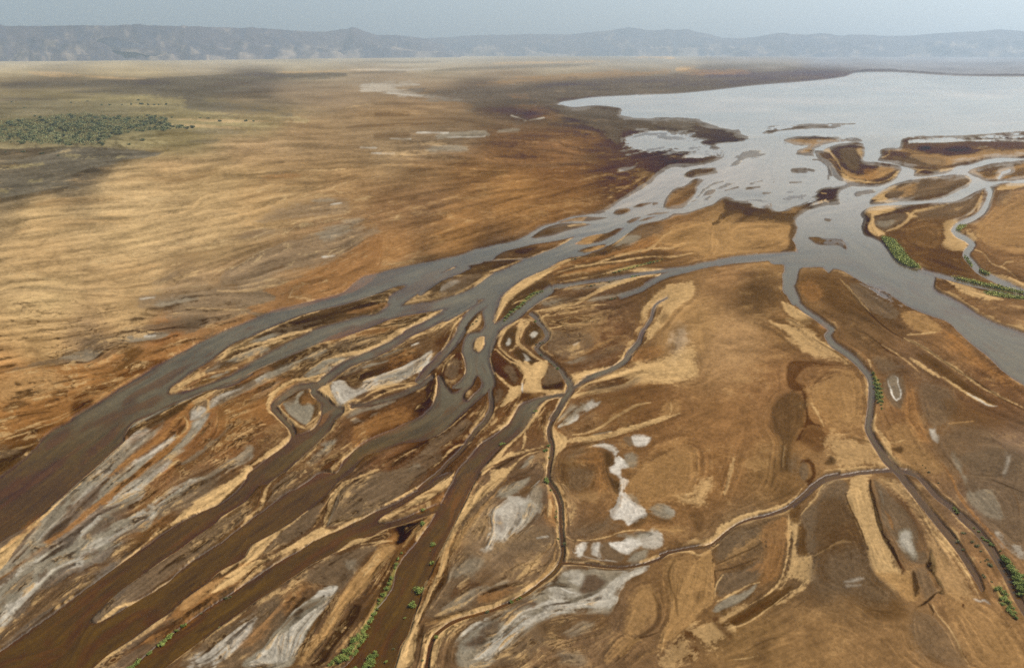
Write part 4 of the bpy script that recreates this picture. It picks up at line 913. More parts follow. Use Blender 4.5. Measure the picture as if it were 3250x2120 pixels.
p O J 20,34,.7 : 1440,420 1600,520 1700,620 1900,750 2000,860 1850,800 1700,700 1550,600 1500,520
s O J 16,6,12,.8 : 1470,440 1550,480
s O J 16,6,12,.7 : 1780,710 1900,790 1990,860
s R J 16,6,12,.5 : 2000,480 2069,500
s S J 9,3,5,.85 : 150,60 220,170 300,250 400,300 520,390
s S J 7,3,5,.8 : 540,520 640,600 740,680
p S J 8,14,.75 : 90,150 180,200 320,290 300,350 180,300 100,220
p O J 8,10,.7 : 375,350 400,325 440,340 455,370 420,385
p B J 10,16,.7 : 160,320 330,290 380,330 370,380 440,400 430,460 500,530 620,620 560,590 440,520 350,460 250,370
p S J 14,24,.7 : 0,330 200,340 350,440 500,560 640,680 500,640 300,590 200,510 100,400
s D J 8,4,5,.6 : 340,460 440,530 560,600 640,680
s D J 6,4,6,.5 : 0,305 150,310 250,370
p R J 10,50,.75 : 140,660 280,640 450,660 560,680 400,690 280,700 200,800 280,860 200,900 130,860
p R J 10,40,.85 : 240,880 290,920 300,1100 360,1160 420,1190 300,1180 220,1250 190,1310 230,1300 270,1150 260,1000
p B2 J 20,30,.7 : 0,1000 100,900 240,920 270,1100 200,1250 150,1400 170,1552 60,1552 80,1300 0,1200
p R J 14,40,.6 : 210,1290 300,1180 440,1230 450,1330 380,1400 280,1340
p T J 24,60,.5 : 300,880 500,720 720,760 760,900 760,1050 700,1180 500,1200 420,1100 340,1050
s S J 12,4,12,.7 : 320,1000 380,1090 420,1180
p S J 16,50,.45 : 450,1300 600,1260 720,1300 850,1360 940,1480 960,1520 800,1500 600,1520 500,1430
p D J 12,30,.7 : 430,1490 480,1430 520,1460 500,1500
s B J 16,6,12,.7 : 640,1270 740,1300 830,1320
s S J 9,3,5,.9 : 750,700 785,790 780,880
s S J 9,3,5,.9 : 800,640 815,700
s S J 26,5,8,.85 : 850,1080 830,1180 900,1260 950,1340 970,1420 1050,1500
s D J 6,3,5,.5 : 920,1080 960,1160 1000,1220
p O J 20,24,.6 : 1080,1050 1140,900 1180,1000 1200,1100 1280,1300 1200,1300 1100,1150
p T J 20,24,.5 : 950,1200 1100,1150 1200,1300 1350,1450 1400,1552 1100,1552 1000,1400
p D J 8,40,.7 : 990,1380 1020,1350 1080,1360 1060,1410
s S J 9,4,12,.7 : 960,1320 1020,1310 1080,1300
p M J 12,16,.85 : 910,860 960,740 1040,740 1090,820 1080,960 1040,1040 960,970
p M J 16,20,.7 : 830,640 950,620 1080,690 1000,740 900,760
p G J 6,8,.4 : 950,800 990,750 1040,790 1060,920 1020,980 970,900
s X J 9,2,4,.9 : 990,757 1030,780 1035,830 1055,890 1050,950 1020,970 985,930 975,880
s W J 5,2,4,.8 : 950,790 960,850 985,900 980,920
p M J 20,24,.7 : 1220,840 1400,850 1500,950 1480,1100 1350,1200 1250,1130 1200,960
p W J 6,8,.9 : 1290,1210 1325,1200 1370,1270 1360,1320 1310,1280
p M J 24,30,.6 : 1330,1330 1500,1180 1750,1200 1900,1350 2069,1450 2069,1552 1500,1552
s G J 30,12,20,.6 : 1480,1400 1530,1500 1550,1552
s W J 20,10,14,.55 : 1920,1400 1920,1480 1890,1540
p B J 20,30,.5 : 1400,960 1700,1050 1900,1150 1700,1180 1500,1150
s T J 8,4,8,.7 : 1450,1160 1650,1140
# K
p M K 10,14,.7 : 400,760 400,680 480,580 700,520 720,590 640,660 500,760
p T K 10,16,.5 : 560,680 700,590 720,620 600,720 440,800
p M K 10,14,.8 : 400,960 440,880 560,840 740,780 740,860 640,950 480,1010 420,1040
p O K 10,14,.5 : 640,850 740,790 720,840 650,870
s D K 9,4,6,.6 : 400,800 500,760 650,690 740,640
s D K 9,4,6,.6 : 390,850 500,830 700,760
p G K 6,12,.8 : 380,1140 430,1080 560,1020 690,950 640,1040 520,1110 400,1160
s S K 9,3,5,.85 : 400,1080 520,1020 640,950 720,935
s D K 8,3,5,.6 : 370,720 375,800 395,900 385,1040
s S K 8,3,5,.8 : 390,1050 400,960 450,880
p S K 8,14,.85 : 290,650 390,600 420,520 520,480 620,440 700,430 560,500 450,580 400,640 340,660
s S K 12,3,5,.9 : 0,760 80,715 200,710 300,730 350,700 420,650
p T K 14,30,.75 : 350,700 380,670 370,750 370,900 380,1060 300,1150 210,1240 60,1380 0,1430 0,1300 100,1100 200,900 260,760
p T K 20,20,.5 : 30,800 120,750 240,740 260,900 220,1050 140,1200 60,1100
s D K 14,8,12,.5 : 100,760 50,880 100,1060 120,1180
p D K 10,20,.4 : 250,1010 310,1000 300,1060 260,1070
s S K 10,3,4,.95 : 620,440 750,410 870,375 980,300 1030,240
s S K 9,3,4,.95 : 480,560 600,490 750,455 870,420
s S K 14,3,5,.95 : 1020,440 1060,390 1130,310 1200,220 1280,180 1390,165
p S K 10,26,.7 : 940,470 1010,480 1000,620 990,720 1100,740 1110,820 1090,900 1000,1000 900,1070 820,1110 920,1040 1010,940 930,900 880,970 860,960 920,820 940,640
s S K 12,3,5,.9 : 935,440 930,560 925,700 900,830 850,950 760,1030 640,1100
p B K 10,14,.8 : 950,400 1020,370 1010,440 1000,500 950,490
p B K 8,14,.8 : 1010,500 1070,560 1080,620 1060,680 1080,730 1000,720 1000,600
p M K 14,24,.85 : 1030,440 1130,340 1240,200 1370,190 1390,280 1390,480 1200,520 1080,560 1040,500
p M K 10,20,.7 : 1080,560 1300,520 1200,600 1250,640 1090,710
s S K 12,4,6,.8 : 1110,745 1200,690 1290,640 1390,635
p M K 20,30,.7 : 1120,740 1250,680 1390,650 1390,960 1250,900 1110,910
p O K 14,20,.5 : 760,520 900,460 920,560 900,760 840,900 740,930 760,760 740,600
p S K 10,20,.5 : 420,1180 520,1130 640,1090 520,1200 420,1230
s B K 66,5,8,.9 : 430,1270 620,1175 800,1065 940,975
s R K 30,8,10,.5 : 480,1250 620,1175 800,1065
s S K 9,3,5,.9 : 480,1285 640,1220 800,1110 920,1020 1000,980 1080,910
p R K 8,40,.7 : 130,1310 240,1280 260,1380 200,1340 140,1420 260,1400 260,1500 120,1490 80,1400
p S K 12,50,.55 : 250,1290 380,1230 450,1280 520,1290 420,1400 330,1410 250,1350
p R K 8,30,.7 : 370,1200 420,1180 420,1220 480,1290 520,1310 500,1360
p S K 12,50,.45 : 0,1500 150,1350 240,1450 180,1520 60,1552
s D K 8,5,8,.4 : 620,1440 760,1360 880,1330
s S K 8,4,8,.6 : 540,1500 640,1490 700,1470
p R K 8,12,.85 : 1010,60 1080,20 1130,100 1130,160 1090,210 1050,190 1100,140 1080,60
p M K 8,12,.8 : 1000,100 1050,50 1080,110 1060,180 1020,170
s S K 24,6,10,.7 : 460,290 490,170 530,30
p S K 14,30,.6 : 140,330 240,280 340,170 350,240 320,320 330,360 230,370
p D K 12,20,.4 : 200,420 280,410 310,480 280,560 230,500
s B2 K 20,10,14,.5 : 800,340 960,260 1010,220
s B2 K 30,12,20,.4 : 830,20 830,140 800,240
p M K 16,24,.6 : 940,120 960,0 1000,0 990,140
# L
p S L 10,20,.8 : 215,250 220,170 290,140 350,170 360,260 400,360 430,460 450,520 470,600 520,700 570,830 600,900 560,1000 480,920 390,840 350,700 330,620 290,520 230,400 200,320
p T L 20,20,.85 : 400,860 560,870 680,900 720,1000 720,1060 640,1060 520,960
s D L 10,4,10,.85 : 190,280 210,350 260,450 310,560 340,650
s D2 L 24,5,14,.85 : 375,190 380,260 410,370 430,470 460,560 500,640 550,720 600,830
s R L 16,5,12,.6 : 580,780 620,850 600,870
p M L 10,14,.85 : 400,180 450,210 560,330 660,420 730,560 720,700 770,700 800,780 760,800 690,790 640,760 560,620 480,500 430,330
p G L 10,14,.8 : 590,560 660,540 700,640 720,760 690,770 640,720 590,640
p W L 10,20,.6 : 590,640 640,560 690,620 710,730 660,720
s G L 10,6,8,.6 : 440,250 460,300 470,350
s O L 14,5,8,.6 : 480,400 510,450 540,540
p R L 16,20,.5 : 560,300 660,340 720,480 770,600 800,690 720,560 640,420
p D2 L 8,30,.98 : 780,820 800,760 820,690 840,750 870,830 860,880 900,930 920,1020 860,1010 890,980 850,940 830,880
p M L 12,16,.7 : 690,870 780,830 850,950 870,990 780,1060 740,980
p D L 10,16,.8 : 690,860 720,930 730,1010 700,1040 680,920
s D2 L 14,5,10,.85 : 860,1010 820,1050 770,1090 720,1110
s D2 L 12,5,10,.8 : 800,1090 840,1150 830,1170
s S L 9,3,6,.85 : 830,1100 880,1180 940,1250 1000,1350 1050,1460 1110,1552
p M L 20,30,.6 : 830,1170 930,1270 1000,1370 1080,1500 1090,1552 900,1552 700,1400 680,1150
p S L 14,20,.5 : 430,170 560,180 700,330 800,470 950,640 1060,800 1120,930 1100,900 960,720 830,560 760,470 640,320
s S L 9,3,5,.9 : 660,260 760,420 830,560 920,660 1000,740 1070,830 1130,940 1180,1050
s X L 14,3,10,.7 : 1130,1050 1180,1070 1210,1060 1250,1090
s T L 14,5,6,.6 : 620,180 720,260 800,350 900,450 1000,560
p S L 24,30,.35 : 820,560 960,700 1100,900 1140,1050 1000,1050 860,950 820,760
p T L 30,30,.4 : 900,1000 1200,1100 1400,1250 1506,1552 1150,1552 1000,1300
p B L 16,24,.6 : 0,350 200,330 300,560 350,680 400,870 560,1030 650,1180 400,1200 200,1000 0,900
p M L 24,34,.6 : 100,750 330,700 400,870 480,960 560,1050 400,1100 250,1060 80,950
s W L 14,8,30,.55 : 190,930 250,920 320,905
s W L 10,8,30,.5 : 200,960 300,950
p M L 20,24,.75 : 1000,0 1100,100 1060,200 1080,300 1160,400 1250,520 1380,680 1506,760 1506,0
p G L 12,30,.5 : 1030,100 1080,200 1100,330 1200,430 1340,470 1300,330 1200,250 1120,260 1060,180
s W L 18,10,20,.5 : 1400,0 1370,100 1350,150
p W L 10,30,.5 : 1300,600 1400,680 1480,690 1500,740 1440,720 1360,680
s O L 14,5,8,.7 : 900,60 980,180 1030,300 1100,400 1200,510 1300,610 1400,710
s D L 5,3,4,.7 : 1270,180 1400,230 1506,270
s B L 9,4,8,.5 : 1400,240 1450,320 1470,450
p D L 6,24,.6 : 700,40 730,80 720,90 700,60
p R L 6,14,.9 : 1050,1090 1070,1100 1070,1130 1050,1120

p R F 16,24,.6 : 640,270 760,270 800,290 720,330 640,400 600,420
s B L 44,10,10,.6 : 1140,860 1200,990 1245,1080

p E I 5,8,.9 : 895,1050 930,1050 1000,1070 1060,1140 1120,1220 1210,1298 1150,1295 1060,1262 1005,1215 950,1130
s D I 16,4,4,.9 : 890,1055 940,1130 1000,1220 1060,1272 1150,1302
p E I 4,8,.8 : 1510,975 1540,945 1600,950 1570,975 1530,995
s E I 14,3,4,.8 : 1480,1376 1700,1422 1900,1472 2080,1508
s E I 18,3,4,.8 : 1740,1505 1850,1520 2080,1555
p E D 8,10,.6 : 1200,1160 1220,1180 1160,1290 1080,1400 960,1530 880,1560 900,1520 1020,1400 1100,1290
p E L 8,10,.6 : 1330,730 1390,770 1450,850 1510,930 1540,1010 1480,1020 1440,930 1400,840
p E J 8,8,.6 : 820,740 860,790 890,860 905,960 895,1010 870,980 845,880
p E L 12,20,.4 : 1290,970 1340,980 1390,1070 1450,1180 1400,1170 1340,1060
s E E 20,6,8,.6 : 830,840 720,890 640,965 560,1030 515,1085
s E E 10,4,6,.6 : 1800,590 1640,630 1430,690
s E D 18,5,8,.5 : 1410,690 1330,930 1250,1060 1180,1180
"""
BASE = """
0,150,200,185,160;500,152,198,182,158;1000,150,190,178,160;1500,150,178,168,155;1800,160,150,138,130;0,170,195,175,140;300,165,200,178,140;700,160,190,175,150;1000,165,175,160,140;1300,165,180,165,145;1500,160,180,165,145
100,190,125,115,105;300,190,115,107,103;600,180,120,112,106;0,215,150,135,105;150,225,155,140,105;300,225,150,138,102;450,240,148,136,104;100,245,148,137,110;250,255,148,138,108;100,300,128,122,88;300,300,132,124,90;450,275,162,146,102;600,285,172,148,98;50,350,118,104,86;200,370,98,88,78;50,430,108,94,78;400,330,155,135,85;130,410,100,88,76
500,210,118,108,100;600,225,122,110,98;550,250,150,130,100;700,215,165,140,115;800,230,168,138,108;700,300,172,132,85;900,260,168,128,82;1000,240,160,125,90;900,170,170,150,130;1000,185,175,150,125;1200,180,170,150,130
1100,205,118,102,90;1300,200,112,101,94;1500,180,112,102,98;1700,175,112,102,100;1200,250,115,92,70;1400,280,98,80,62;1600,290,96,78,62;1250,220,108,94,82;1650,300,94,76,60;1900,172,105,92,92
1200,340,125,85,50;1300,340,142,96,55;1400,330,105,72,42;1000,330,150,120,90;900,340,165,130,90;1100,400,150,105,60;1300,400,135,90,50;1450,420,100,66,38;1000,400,150,110,70;1480,380,95,65,40;1550,360,85,62,45
100,500,200,158,106;300,450,205,163,112;500,420,185,145,96;700,400,165,125,80;300,550,200,158,106;500,550,196,153,102;100,600,190,146,95;300,650,195,150,98;600,480,187,142,90;800,450,165,120,74;900,500,148,104,64;1000,480,140,100,65;800,550,145,106,72;700,600,160,118,78;100,700,202,160,106;300,720,195,150,98;450,700,165,128,92;550,650,165,123,82;100,800,195,148,94;200,815,150,118,90;600,700,138,110,84;450,760,135,106,82;600,350,185,142,92;400,390,195,152,102;800,350,168,128,82
1200,450,168,116,62;1050,530,168,116,62;900,580,180,122,64;750,640,176,118,60;400,790,172,106,48;200,860,188,126,66;50,900,192,130,70;100,960,150,96,46;250,900,150,92,42;50,1040,115,74,34;1300,470,150,102,55
700,760,110,80,52;900,700,105,78,50;1000,650,100,75,52;1150,600,100,72,50;500,1000,150,96,50;600,950,140,90,48;650,1050,120,83,52;400,1080,152,98,52;250,1150,130,110,98;450,1150,130,104,84;200,1300,140,125,115;100,1400,130,110,96;350,1200,135,90,48;500,1200,112,78,42;700,1150,108,75,48;850,1130,118,86,64;900,1080,120,78,48;1000,1000,98,60,30;900,1000,120,76,40;800,850,120,94,74;900,850,112,82,56;1050,900,98,62,33;1200,950,115,74,40;1300,750,120,84,54;1400,800,125,84,53;1400,700,115,82,58;800,1350,115,82,56;650,1400,112,84,62;550,1500,115,80,48;1000,1300,125,80,36
1250,1150,130,100,78;1150,1250,142,114,90;1250,1330,135,104,78;1100,1400,122,92,66;1350,1100,135,94,56;1500,1150,152,105,60;1500,950,145,98,55;1700,800,190,142,95;1600,760,182,135,84;1700,1000,165,114,66;1800,900,165,114,68;1650,1100,156,107,60;1800,1100,150,107,62;1600,1400,150,107,64;1400,1480,130,97,70;1500,1500,142,104,70;1750,1500,160,117,70;1900,1500,167,122,75;2000,1400,150,110,70;2050,1500,162,118,74;1750,1350,130,94,60;1750,1250,130,99,70;1950,1250,108,82,62;1950,1330,115,92,72;2100,1200,145,108,76;2250,1350,168,120,77;2250,1450,172,125,80;2350,1500,166,120,74
2300,1150,140,107,86;2350,1100,146,115,94;2200,1050,150,108,70;2100,950,150,103,62;2150,850,130,94,66;2000,980,168,120,73;1900,980,166,114,63;1900,830,150,104,63;1850,760,150,107,63;2000,750,130,94,60;2050,700,120,84,50;2200,800,156,109,66;2300,900,132,89,55;2350,780,152,110,73;1950,1080,165,120,75
1700,560,188,140,86;1550,540,160,113,67;1800,500,188,140,86;1750,470,100,72,46;1500,600,120,84,50;1400,620,110,79,50;1750,680,112,80,48;1700,640,168,121,77;1780,560,180,132,80
2150,560,120,80,43;2200,480,125,89,53;2200,600,112,75,40;2320,560,162,115,73;2320,640,140,99,62;2100,430,110,81,53;2150,350,128,92,58;2300,350,120,87,58;2000,390,108,76,45;1950,470,66,46,28;1900,450,72,52,34

1950,150,150,156,174;2100,155,152,160,180;2300,160,152,160,180;2500,165,152,160,180;1950,140,150,154,172;2200,142,150,158,180;2350,150,150,158,180;1800,150,158,150,146
"""
FILM = """
f H -2 12 : 590,200 610,185 760,180 930,175 1140,182 1250,225 1350,280 1420,240 1500,230 1480,290 1400,390 1350,400 1250,390 1100,380 850,365 750,350 620,372 700,345 580,320
f H -4 14 : 1540,150 1700,125 1900,110 2000,100 2000,170 1700,215 1620,225
f H -4 12 : 1470,700 1700,690 1900,660 2069,620 2150,600 2150,700 2000,740 1850,790 1750,800 1600,760
f H -3 10 : 1830,830 1900,780 2069,690 2200,650 2200,780 2000,810 1950,830
f H -5 8 : 560,490 640,470 700,455 690,490 630,520
f I -4 10 : 350,580 500,600 600,610 500,650 400,640 340,640
f I -6 14 : 940,290 1050,225 1200,215 1500,200 1700,200 2069,165 2300,160 2300,225 1900,225 1700,225 1400,235 1200,245 1050,280
f I -4 12 : 0,100 150,90 350,110 500,90 700,100 620,130 300,160 100,165 0,180
f I -6 12 : 280,200 450,205 600,215 700,230 500,230 350,225
f I -2 14 : 600,1330 750,1400 900,1440 1040,1552 860,1552 800,1470 700,1380
f J -3 14 : 640,-80 720,-10 800,20 950,110 1060,190 1000,190 860,110 740,20
f N -6 10 : 1440,715 1600,680 1800,668 2000,655 2000,740 1860,745 1700,735 1520,735

h H 1.5 : 1000,490 1350,430 1400,300 1700,240 2000,200 2100,250 2100,640 1800,700 1450,690 1300,740 1200,700 1150,560
h H 0.9 : 600,200 900,185 1150,190 1350,290 1400,380 1200,360 900,355 700,340 590,310
h I 1.3 : 0,330 250,400 460,470 540,560 350,600 400,640 300,720 0,760
h I 0.7 : 270,1040 420,1060 560,1050 640,1160 560,1170 420,1130 290,1110
h I 1.0 : 620,1330 760,1400 900,1440 1040,1540 900,1530 780,1440
h H 1.0 : 1450,690 1800,690 2069,640 2100,720 1900,760 1600,740
"""
SHRUBS = """
big round green shrub on the point between two brown channels|-|g: D 1608,412,52
broad leafy green bush on the right shore of the brown channel, upper of two|-|g: D 1575,920,88
leafy green bush just below the broad one on the right shore|-|g: D 1518,1042,66
lone round shrub standing in the brown channel, near its right shore|-|g: D 1688,562,44
tiny dark shrub standing in the channel under the lone round one|-|g: D 1668,617,16
bushy green shrub at the foot of the sand bank, right side of brown channel|-|g: D 1683,712,46
green shrub clump at the corner of the brown channel opposite the big sand bar|-|g: D 1608,290,40
small green shrub overhanging the bend of the thin canal|-|g: D 1715,1312,40
small pale shrub beside the lower bend of the thin canal|-|d: D 1605,1505,24
small shrub at the water's edge under the dark bank, bottom centre|-|g: D 1318,1495,34
small shrub on the channel's right bank, above the one at the bottom edge|-|d: D 1375,1395,26
tiny shrub in the brown channel below the two leafy bushes|-|g: D 1465,1152,20
green shrub in the single row along the left bank of the brown channel|row of shrubs along the left bank of the brown channel|g: D 1440,650,22 1412,693,30 1395,738,40 1388,765,24 1360,850,36 1338,888,42 1345,865,24 1324,930,40 1290,978,38 1262,1018,34 1242,1080,30 1255,1045,22 1216,1120,44 1198,1150,34
bright green bush in the dense thicket on the left bank, bottom of the photo|bushes of the left bank thicket|g: D 1192,1172,50 1155,1222,52 1130,1268,50 1150,1290,44 1102,1318,56 1130,1330,46 1062,1350,56 1095,1370,50 1042,1400,56 1075,1410,50 1000,1430,52 1035,1450,52 1060,1440,40 962,1470,48 990,1490,52 922,1500,46 950,1515,46 890,1525,40 1010,1475,40 870,1545,34
deep green bush in the patch standing in the channel at the bottom edge|bushes of the patch in the channel at the bottom edge|g: D 1232,1418,48 1210,1450,54 1240,1445,36 1190,1480,58 1215,1500,46 1160,1520,54 1195,1530,50 1140,1550,48 1072,1548,40
small green shrub in the bank row at the lower left edge|row of shrubs at the lower left bank|g: B 1500,1200,40 1525,1192,26 1452,1240,38 1400,1282,44 1382,1300,40 1332,1345,58 1300,1362,34 1350,1325,30 1230,1415,44 1215,1435,26 1140,1485,50 1110,1510,34 1080,1535,44 1060,1550,30
tiny dark shrub on the bank of the dark side channel, lower left|tiny shrubs on the dark side channel bank|d: B 1860,975,34 1890,960,26 1650,1100,22 1800,1215,20
green shrub in the row along the left bank of the middle channel|row of shrubs along the middle channel|g: E 832,835,26 815,840,22 790,850,30 765,858,28 740,870,30 720,890,28 700,905,20 664,945,30 640,965,32 622,972,24 600,990,32 575,1010,34 552,1030,36 535,1050,32 520,1075,24 680,930,26
small green shrub in the thin row across the braided flats|thin row of shrubs across the braided flats|g: E 1720,608,26 1700,612,26 1745,603,24 1775,598,20 1670,620,20 1640,630,20 1610,640,18 1580,650,18 1540,660,18 1500,668,18 1460,680,20 1430,688,24 1412,690,20 1815,582,16
dark green shrub pair on the lower braided flat|shrub pair on the lower braided flat|g: E 1570,715,30 1600,713,24 1625,708,18
low grey green shrub on the grey flats between the braids|low shrubs on the grey flats between the braids|d: E 1230,800,30 1260,795,24 1380,770,22 1420,745,20 1100,578,22 1075,582,18 1400,905,34 1430,900,24 1300,770,20 1200,805,20 1050,800,18
yellowish shrub on the small sand island in the channel|shrubs on the small sand island|d: E 288,1092,24 260,1115,20 300,1065,16 245,1125,16
small shrub at the head of the thin canal|-|g: E 772,1092,30
tuft of shrub on the upper bend of the thin canal|tufts on the upper bend of the thin canal|d: E 780,1278,24 815,1262,24 838,1255,20 820,1360,30 805,1355,22 880,1415,22 905,1430,22 925,1445,22
dark shrub overhanging the thin canal above its bend|-|g: E 955,1472,34
dark green shrub at the left edge of the brown channel, beside the long sand bar|-|g: F 775,402,34
small green shrub on the brown channel's right edge at the sand spit|pair of shrubs at the sand spit|g: F 492,670,36 F 512,662,24
green shrub at the mouth of the dry side gully by the thin canal|shrubs at the dry gully mouth|g: F 880,692,38 850,735,32 868,730,28 885,780,20
olive bush on the left bank of the thin canal, in the pair|pair of olive bushes on the thin canal|g: F 862,966,44 868,990,42
dark small shrub along the straight part of the thin canal|small dark shrubs along the thin canal|g: F 898,1060,26 872,1008,22 945,1230,18 945,1275,22 962,1455,20 935,170,0.1
yellow leaved bush beside the fork of the thin canal|-|d: F 1015,1490,42
yellow green bush on the right shore of the thin canal after the fork|-|d: G 642,1085,54
low green plant growing in the thin canal after the fork|low plants in the thin canal|g: G 832,1005,36 908,970,32 885,985,22
dark shrub leaning over the salt tile, right of the canal mouth|-|g: J 900,1040,20
green bush in the short dense hedge beside the right hand creek|hedge of bushes beside the right hand creek|g: J 830,742,30 838,775,30 848,800,34 840,812,26 872,800,24 862,835,40 850,850,30 885,830,26 872,868,44 858,885,34 892,870,28 876,905,46 862,925,36 898,905,30 880,940,44 866,958,32 900,940,26 888,972,36 872,985,26 902,978,26 893,1005,26 900,1030,18
dark green bush in the dense hedge at the right edge of the photo|hedge of bushes at the right edge|g: L 1345,738,40 1362,760,46 1385,785,54 1400,815,54 1420,840,56 1440,865,60 1460,890,64 1440,905,54 1480,915,66 1455,940,58 1490,950,64 1470,975,56 1500,990,56 1505,920,50 1500,880,44 1480,1010,40 1520,960,60 1530,1010,60
low green shrub in the ragged strip before the right edge hedge|ragged strip of low shrubs at lower right|g: L 1300,985,38 1325,975,36 1345,1000,40 1360,1000,30 1335,1050,36 1360,1045,40 1375,1070,40 1345,1085,34 1395,1080,36 1385,1120,36 1400,1140,40 1425,1120,30 1420,1165,40 1440,1150,34 1445,1190,40 1370,1020,36 1400,1105,30
small dark shrub dotting the sandy strip between the two lower right creeks|small shrubs between the two lower right creeks|d: L 1055,570,34 1075,570,24 1022,620,28 1125,632,34 1150,660,34 1170,655,24 1060,678,26 1185,700,20 1185,780,18 1250,800,36 1265,810,26 1212,885,30 1205,875,20 1265,930,22 1215,770,20 1235,760,20
dark green tuft on the right bank of the outer lower right creek|tufts on the outer creek's right bank|g: L 990,370,26 1002,387,26 1018,408,28 1200,588,26 1222,605,28 1240,615,24 1258,635,28 1280,650,20 1140,520,20 1175,545,20 1330,700,20
small dark bush alone on the pale plain near the creek junction|small dark bushes near the creek junction|d: L 806,120,24 878,200,18 780,90,14 760,70,14
"""
# ---------------------------------------------------------------- survey grid (dense near the camera, coarse far off)
STEP = 1.6
U = np.arange(-460, 3712, STEP)
V = np.arange(168, 2460, STEP)
NU, NV = len(U), len(V)
UU, VV = np.meshgrid(U, V)
UU = UU.astype(np.float32); VV = VV.astype(np.float32)
QV = (2200.0 * np.log(VV - V_H + 8.0)).astype(np.float32)     # with UU a ground-true lattice for noise

def sstep(a, b, x):
    t = np.clip((x - a) / (b - a), 0, 1)
    return t * t * (3 - 2 * t)

def vnoise(x, y, seed):
    r = np.random.default_rng(seed).random((256, 256)).astype(np.float32)
    xi = np.floor(x).astype(np.int32); yi = np.floor(y).astype(np.int32)
    fx = x - xi; fy = y - yi
    fx = fx * fx * (3 - 2 * fx); fy = fy * fy * (3 - 2 * fy)
    x0 = xi & 255; x1 = (xi + 1) & 255; y0 = yi & 255; y1 = (yi + 1) & 255
    return ((r[y0, x0] * (1 - fx) + r[y0, x1] * fx) * (1 - fy) + (r[y1, x0] * (1 - fx) + r[y1, x1] * fx) * fy) * 2 - 1

def fbm(x, y, scale, octs, seed, gain=0.5):
    out = 0; amp = 1.0; tot = 0
    for k in range(octs):
        f = (2.03 ** k) / scale
        out = out + amp * vnoise(x * f + 17.3 * k, y * f + 9.1 * k, seed + k)
        tot += amp; amp *= gain
    return out / tot

def spline(p, closed, step=8.0):
    n = len(p)
    if n < 3:
        return p
    res = []
    rngi = range(n) if closed else range(n - 1)
    for i in rngi:
        p1, p2 = p[i], p[(i + 1) % n]
        p0 = p[i - 1] if (closed or i > 0) else 2 * p1 - p2
        p3 = p[(i + 2) % n] if (closed or i + 2 < n) else 2 * p2 - p1
        L = np.hypot(*(p2 - p1))
        m = int(np.clip(L / step, 1, 12))
        # centripetal-like damping keeps uneven spacing from looping
        l0 = np.hypot(*(p1 - p0)) + 1e-6; l2 = np.hypot(*(p3 - p2)) + 1e-6
        t1 = (p2 - p0) * (L / (l0 + L)); t2 = (p3 - p1) * (L / (l2 + L))
        for k in range(m):
            t = k / m
            h00 = 2*t**3 - 3*t**2 + 1; h10 = t**3 - 2*t**2 + t; h01 = -2*t**3 + 3*t**2; h11 = t**3 - t**2
            res.append(h00 * p1 + h10 * t1 + h01 * p2 + h11 * t2)
    if not closed:
        res.append(p[-1])
    return np.array(res)

def window(p, m):
    i0 = int(np.clip((p[:, 0].min() - m - U[0]) // STEP, 0, NU)); i1 = int(np.clip((p[:, 0].max() + m - U[0]) // STEP + 2, 0, NU))
    j0 = int(np.clip((p[:, 1].min() - m - V[0]) // STEP, 0, NV)); j1 = int(np.clip((p[:, 1].max() + m - V[0]) // STEP + 2, 0, NV))
    return slice(j0, j1), slice(i0, i1)

def seg_dist(sl, p, closed, w=None):
    """distance to the line (minus local half width when w is given)"""
    x = UU[sl]; y = VV[sl]
    best = np.full(x.shape, 1e9, np.float32)
    n = len(p)
    for i in range(n if closed else n - 1):
        a = p[i]; b = p[(i + 1) % n]
        pad = 70 if w is None else 45
        c0 = int(np.clip((min(a[0], b[0]) - pad - x[0, 0]) // STEP, 0, x.shape[1])); c1 = int(np.clip((max(a[0], b[0]) + pad - x[0, 0]) // STEP + 2, 0, x.shape[1]))
        r0 = int(np.clip((min(a[1], b[1]) - pad - y[0, 0]) // STEP, 0, x.shape[0])); r1 = int(np.clip((max(a[1], b[1]) + pad - y[0, 0]) // STEP + 2, 0, x.shape[0]))
        if c1 <= c0 or r1 <= r0:
            continue
        xs = x[r0:r1, c0:c1]; ys = y[r0:r1, c0:c1]
        d = b - a
        L2 = float(d @ d) + 1e-9
        t = np.clip(((xs - a[0]) * d[0] + (ys - a[1]) * d[1]) / L2, 0, 1)
        dd = np.hypot(xs - a[0] - t * d[0], ys - a[1] - t * d[1])
        if w is not None:
            dd = dd - (w[i] * (1 - t) + w[(i + 1) % n] * t)
        np.minimum(best[r0:r1, c0:c1], dd, out=best[r0:r1, c0:c1])
    return best

def inside(sl, p):
    x = UU[sl]; y = VV[sl]
    res = np.zeros(x.shape, bool)
    xr = x[0]
    yr = y[:, 0]
    n = len(p)
    for i in range(n):
        a = p[i]; b = p[(i + 1) % n]
        if a[1] == b[1]:
            continue
        lo, hi = (a, b) if a[1] < b[1] else (b, a)
        rows = np.nonzero((yr >= lo[1]) & (yr < hi[1]))[0]
        if len(rows) == 0:
            continue
        xc = lo[0] + (yr[rows] - lo[1]) * (hi[0] - lo[0]) / (hi[1] - lo[1])
        res[rows] ^= xr[None, :] > xc[:, None]
    return res

def sd_poly(p):
    p = spline(p, True)
    sl = window(p, 60)
    if sl[0].stop <= sl[0].start or sl[1].stop <= sl[1].start:
        return None
    d = seg_dist(sl, p, True)
    d = np.minimum(d, 65)
    return sl, np.where(inside(sl, p), d, -d)

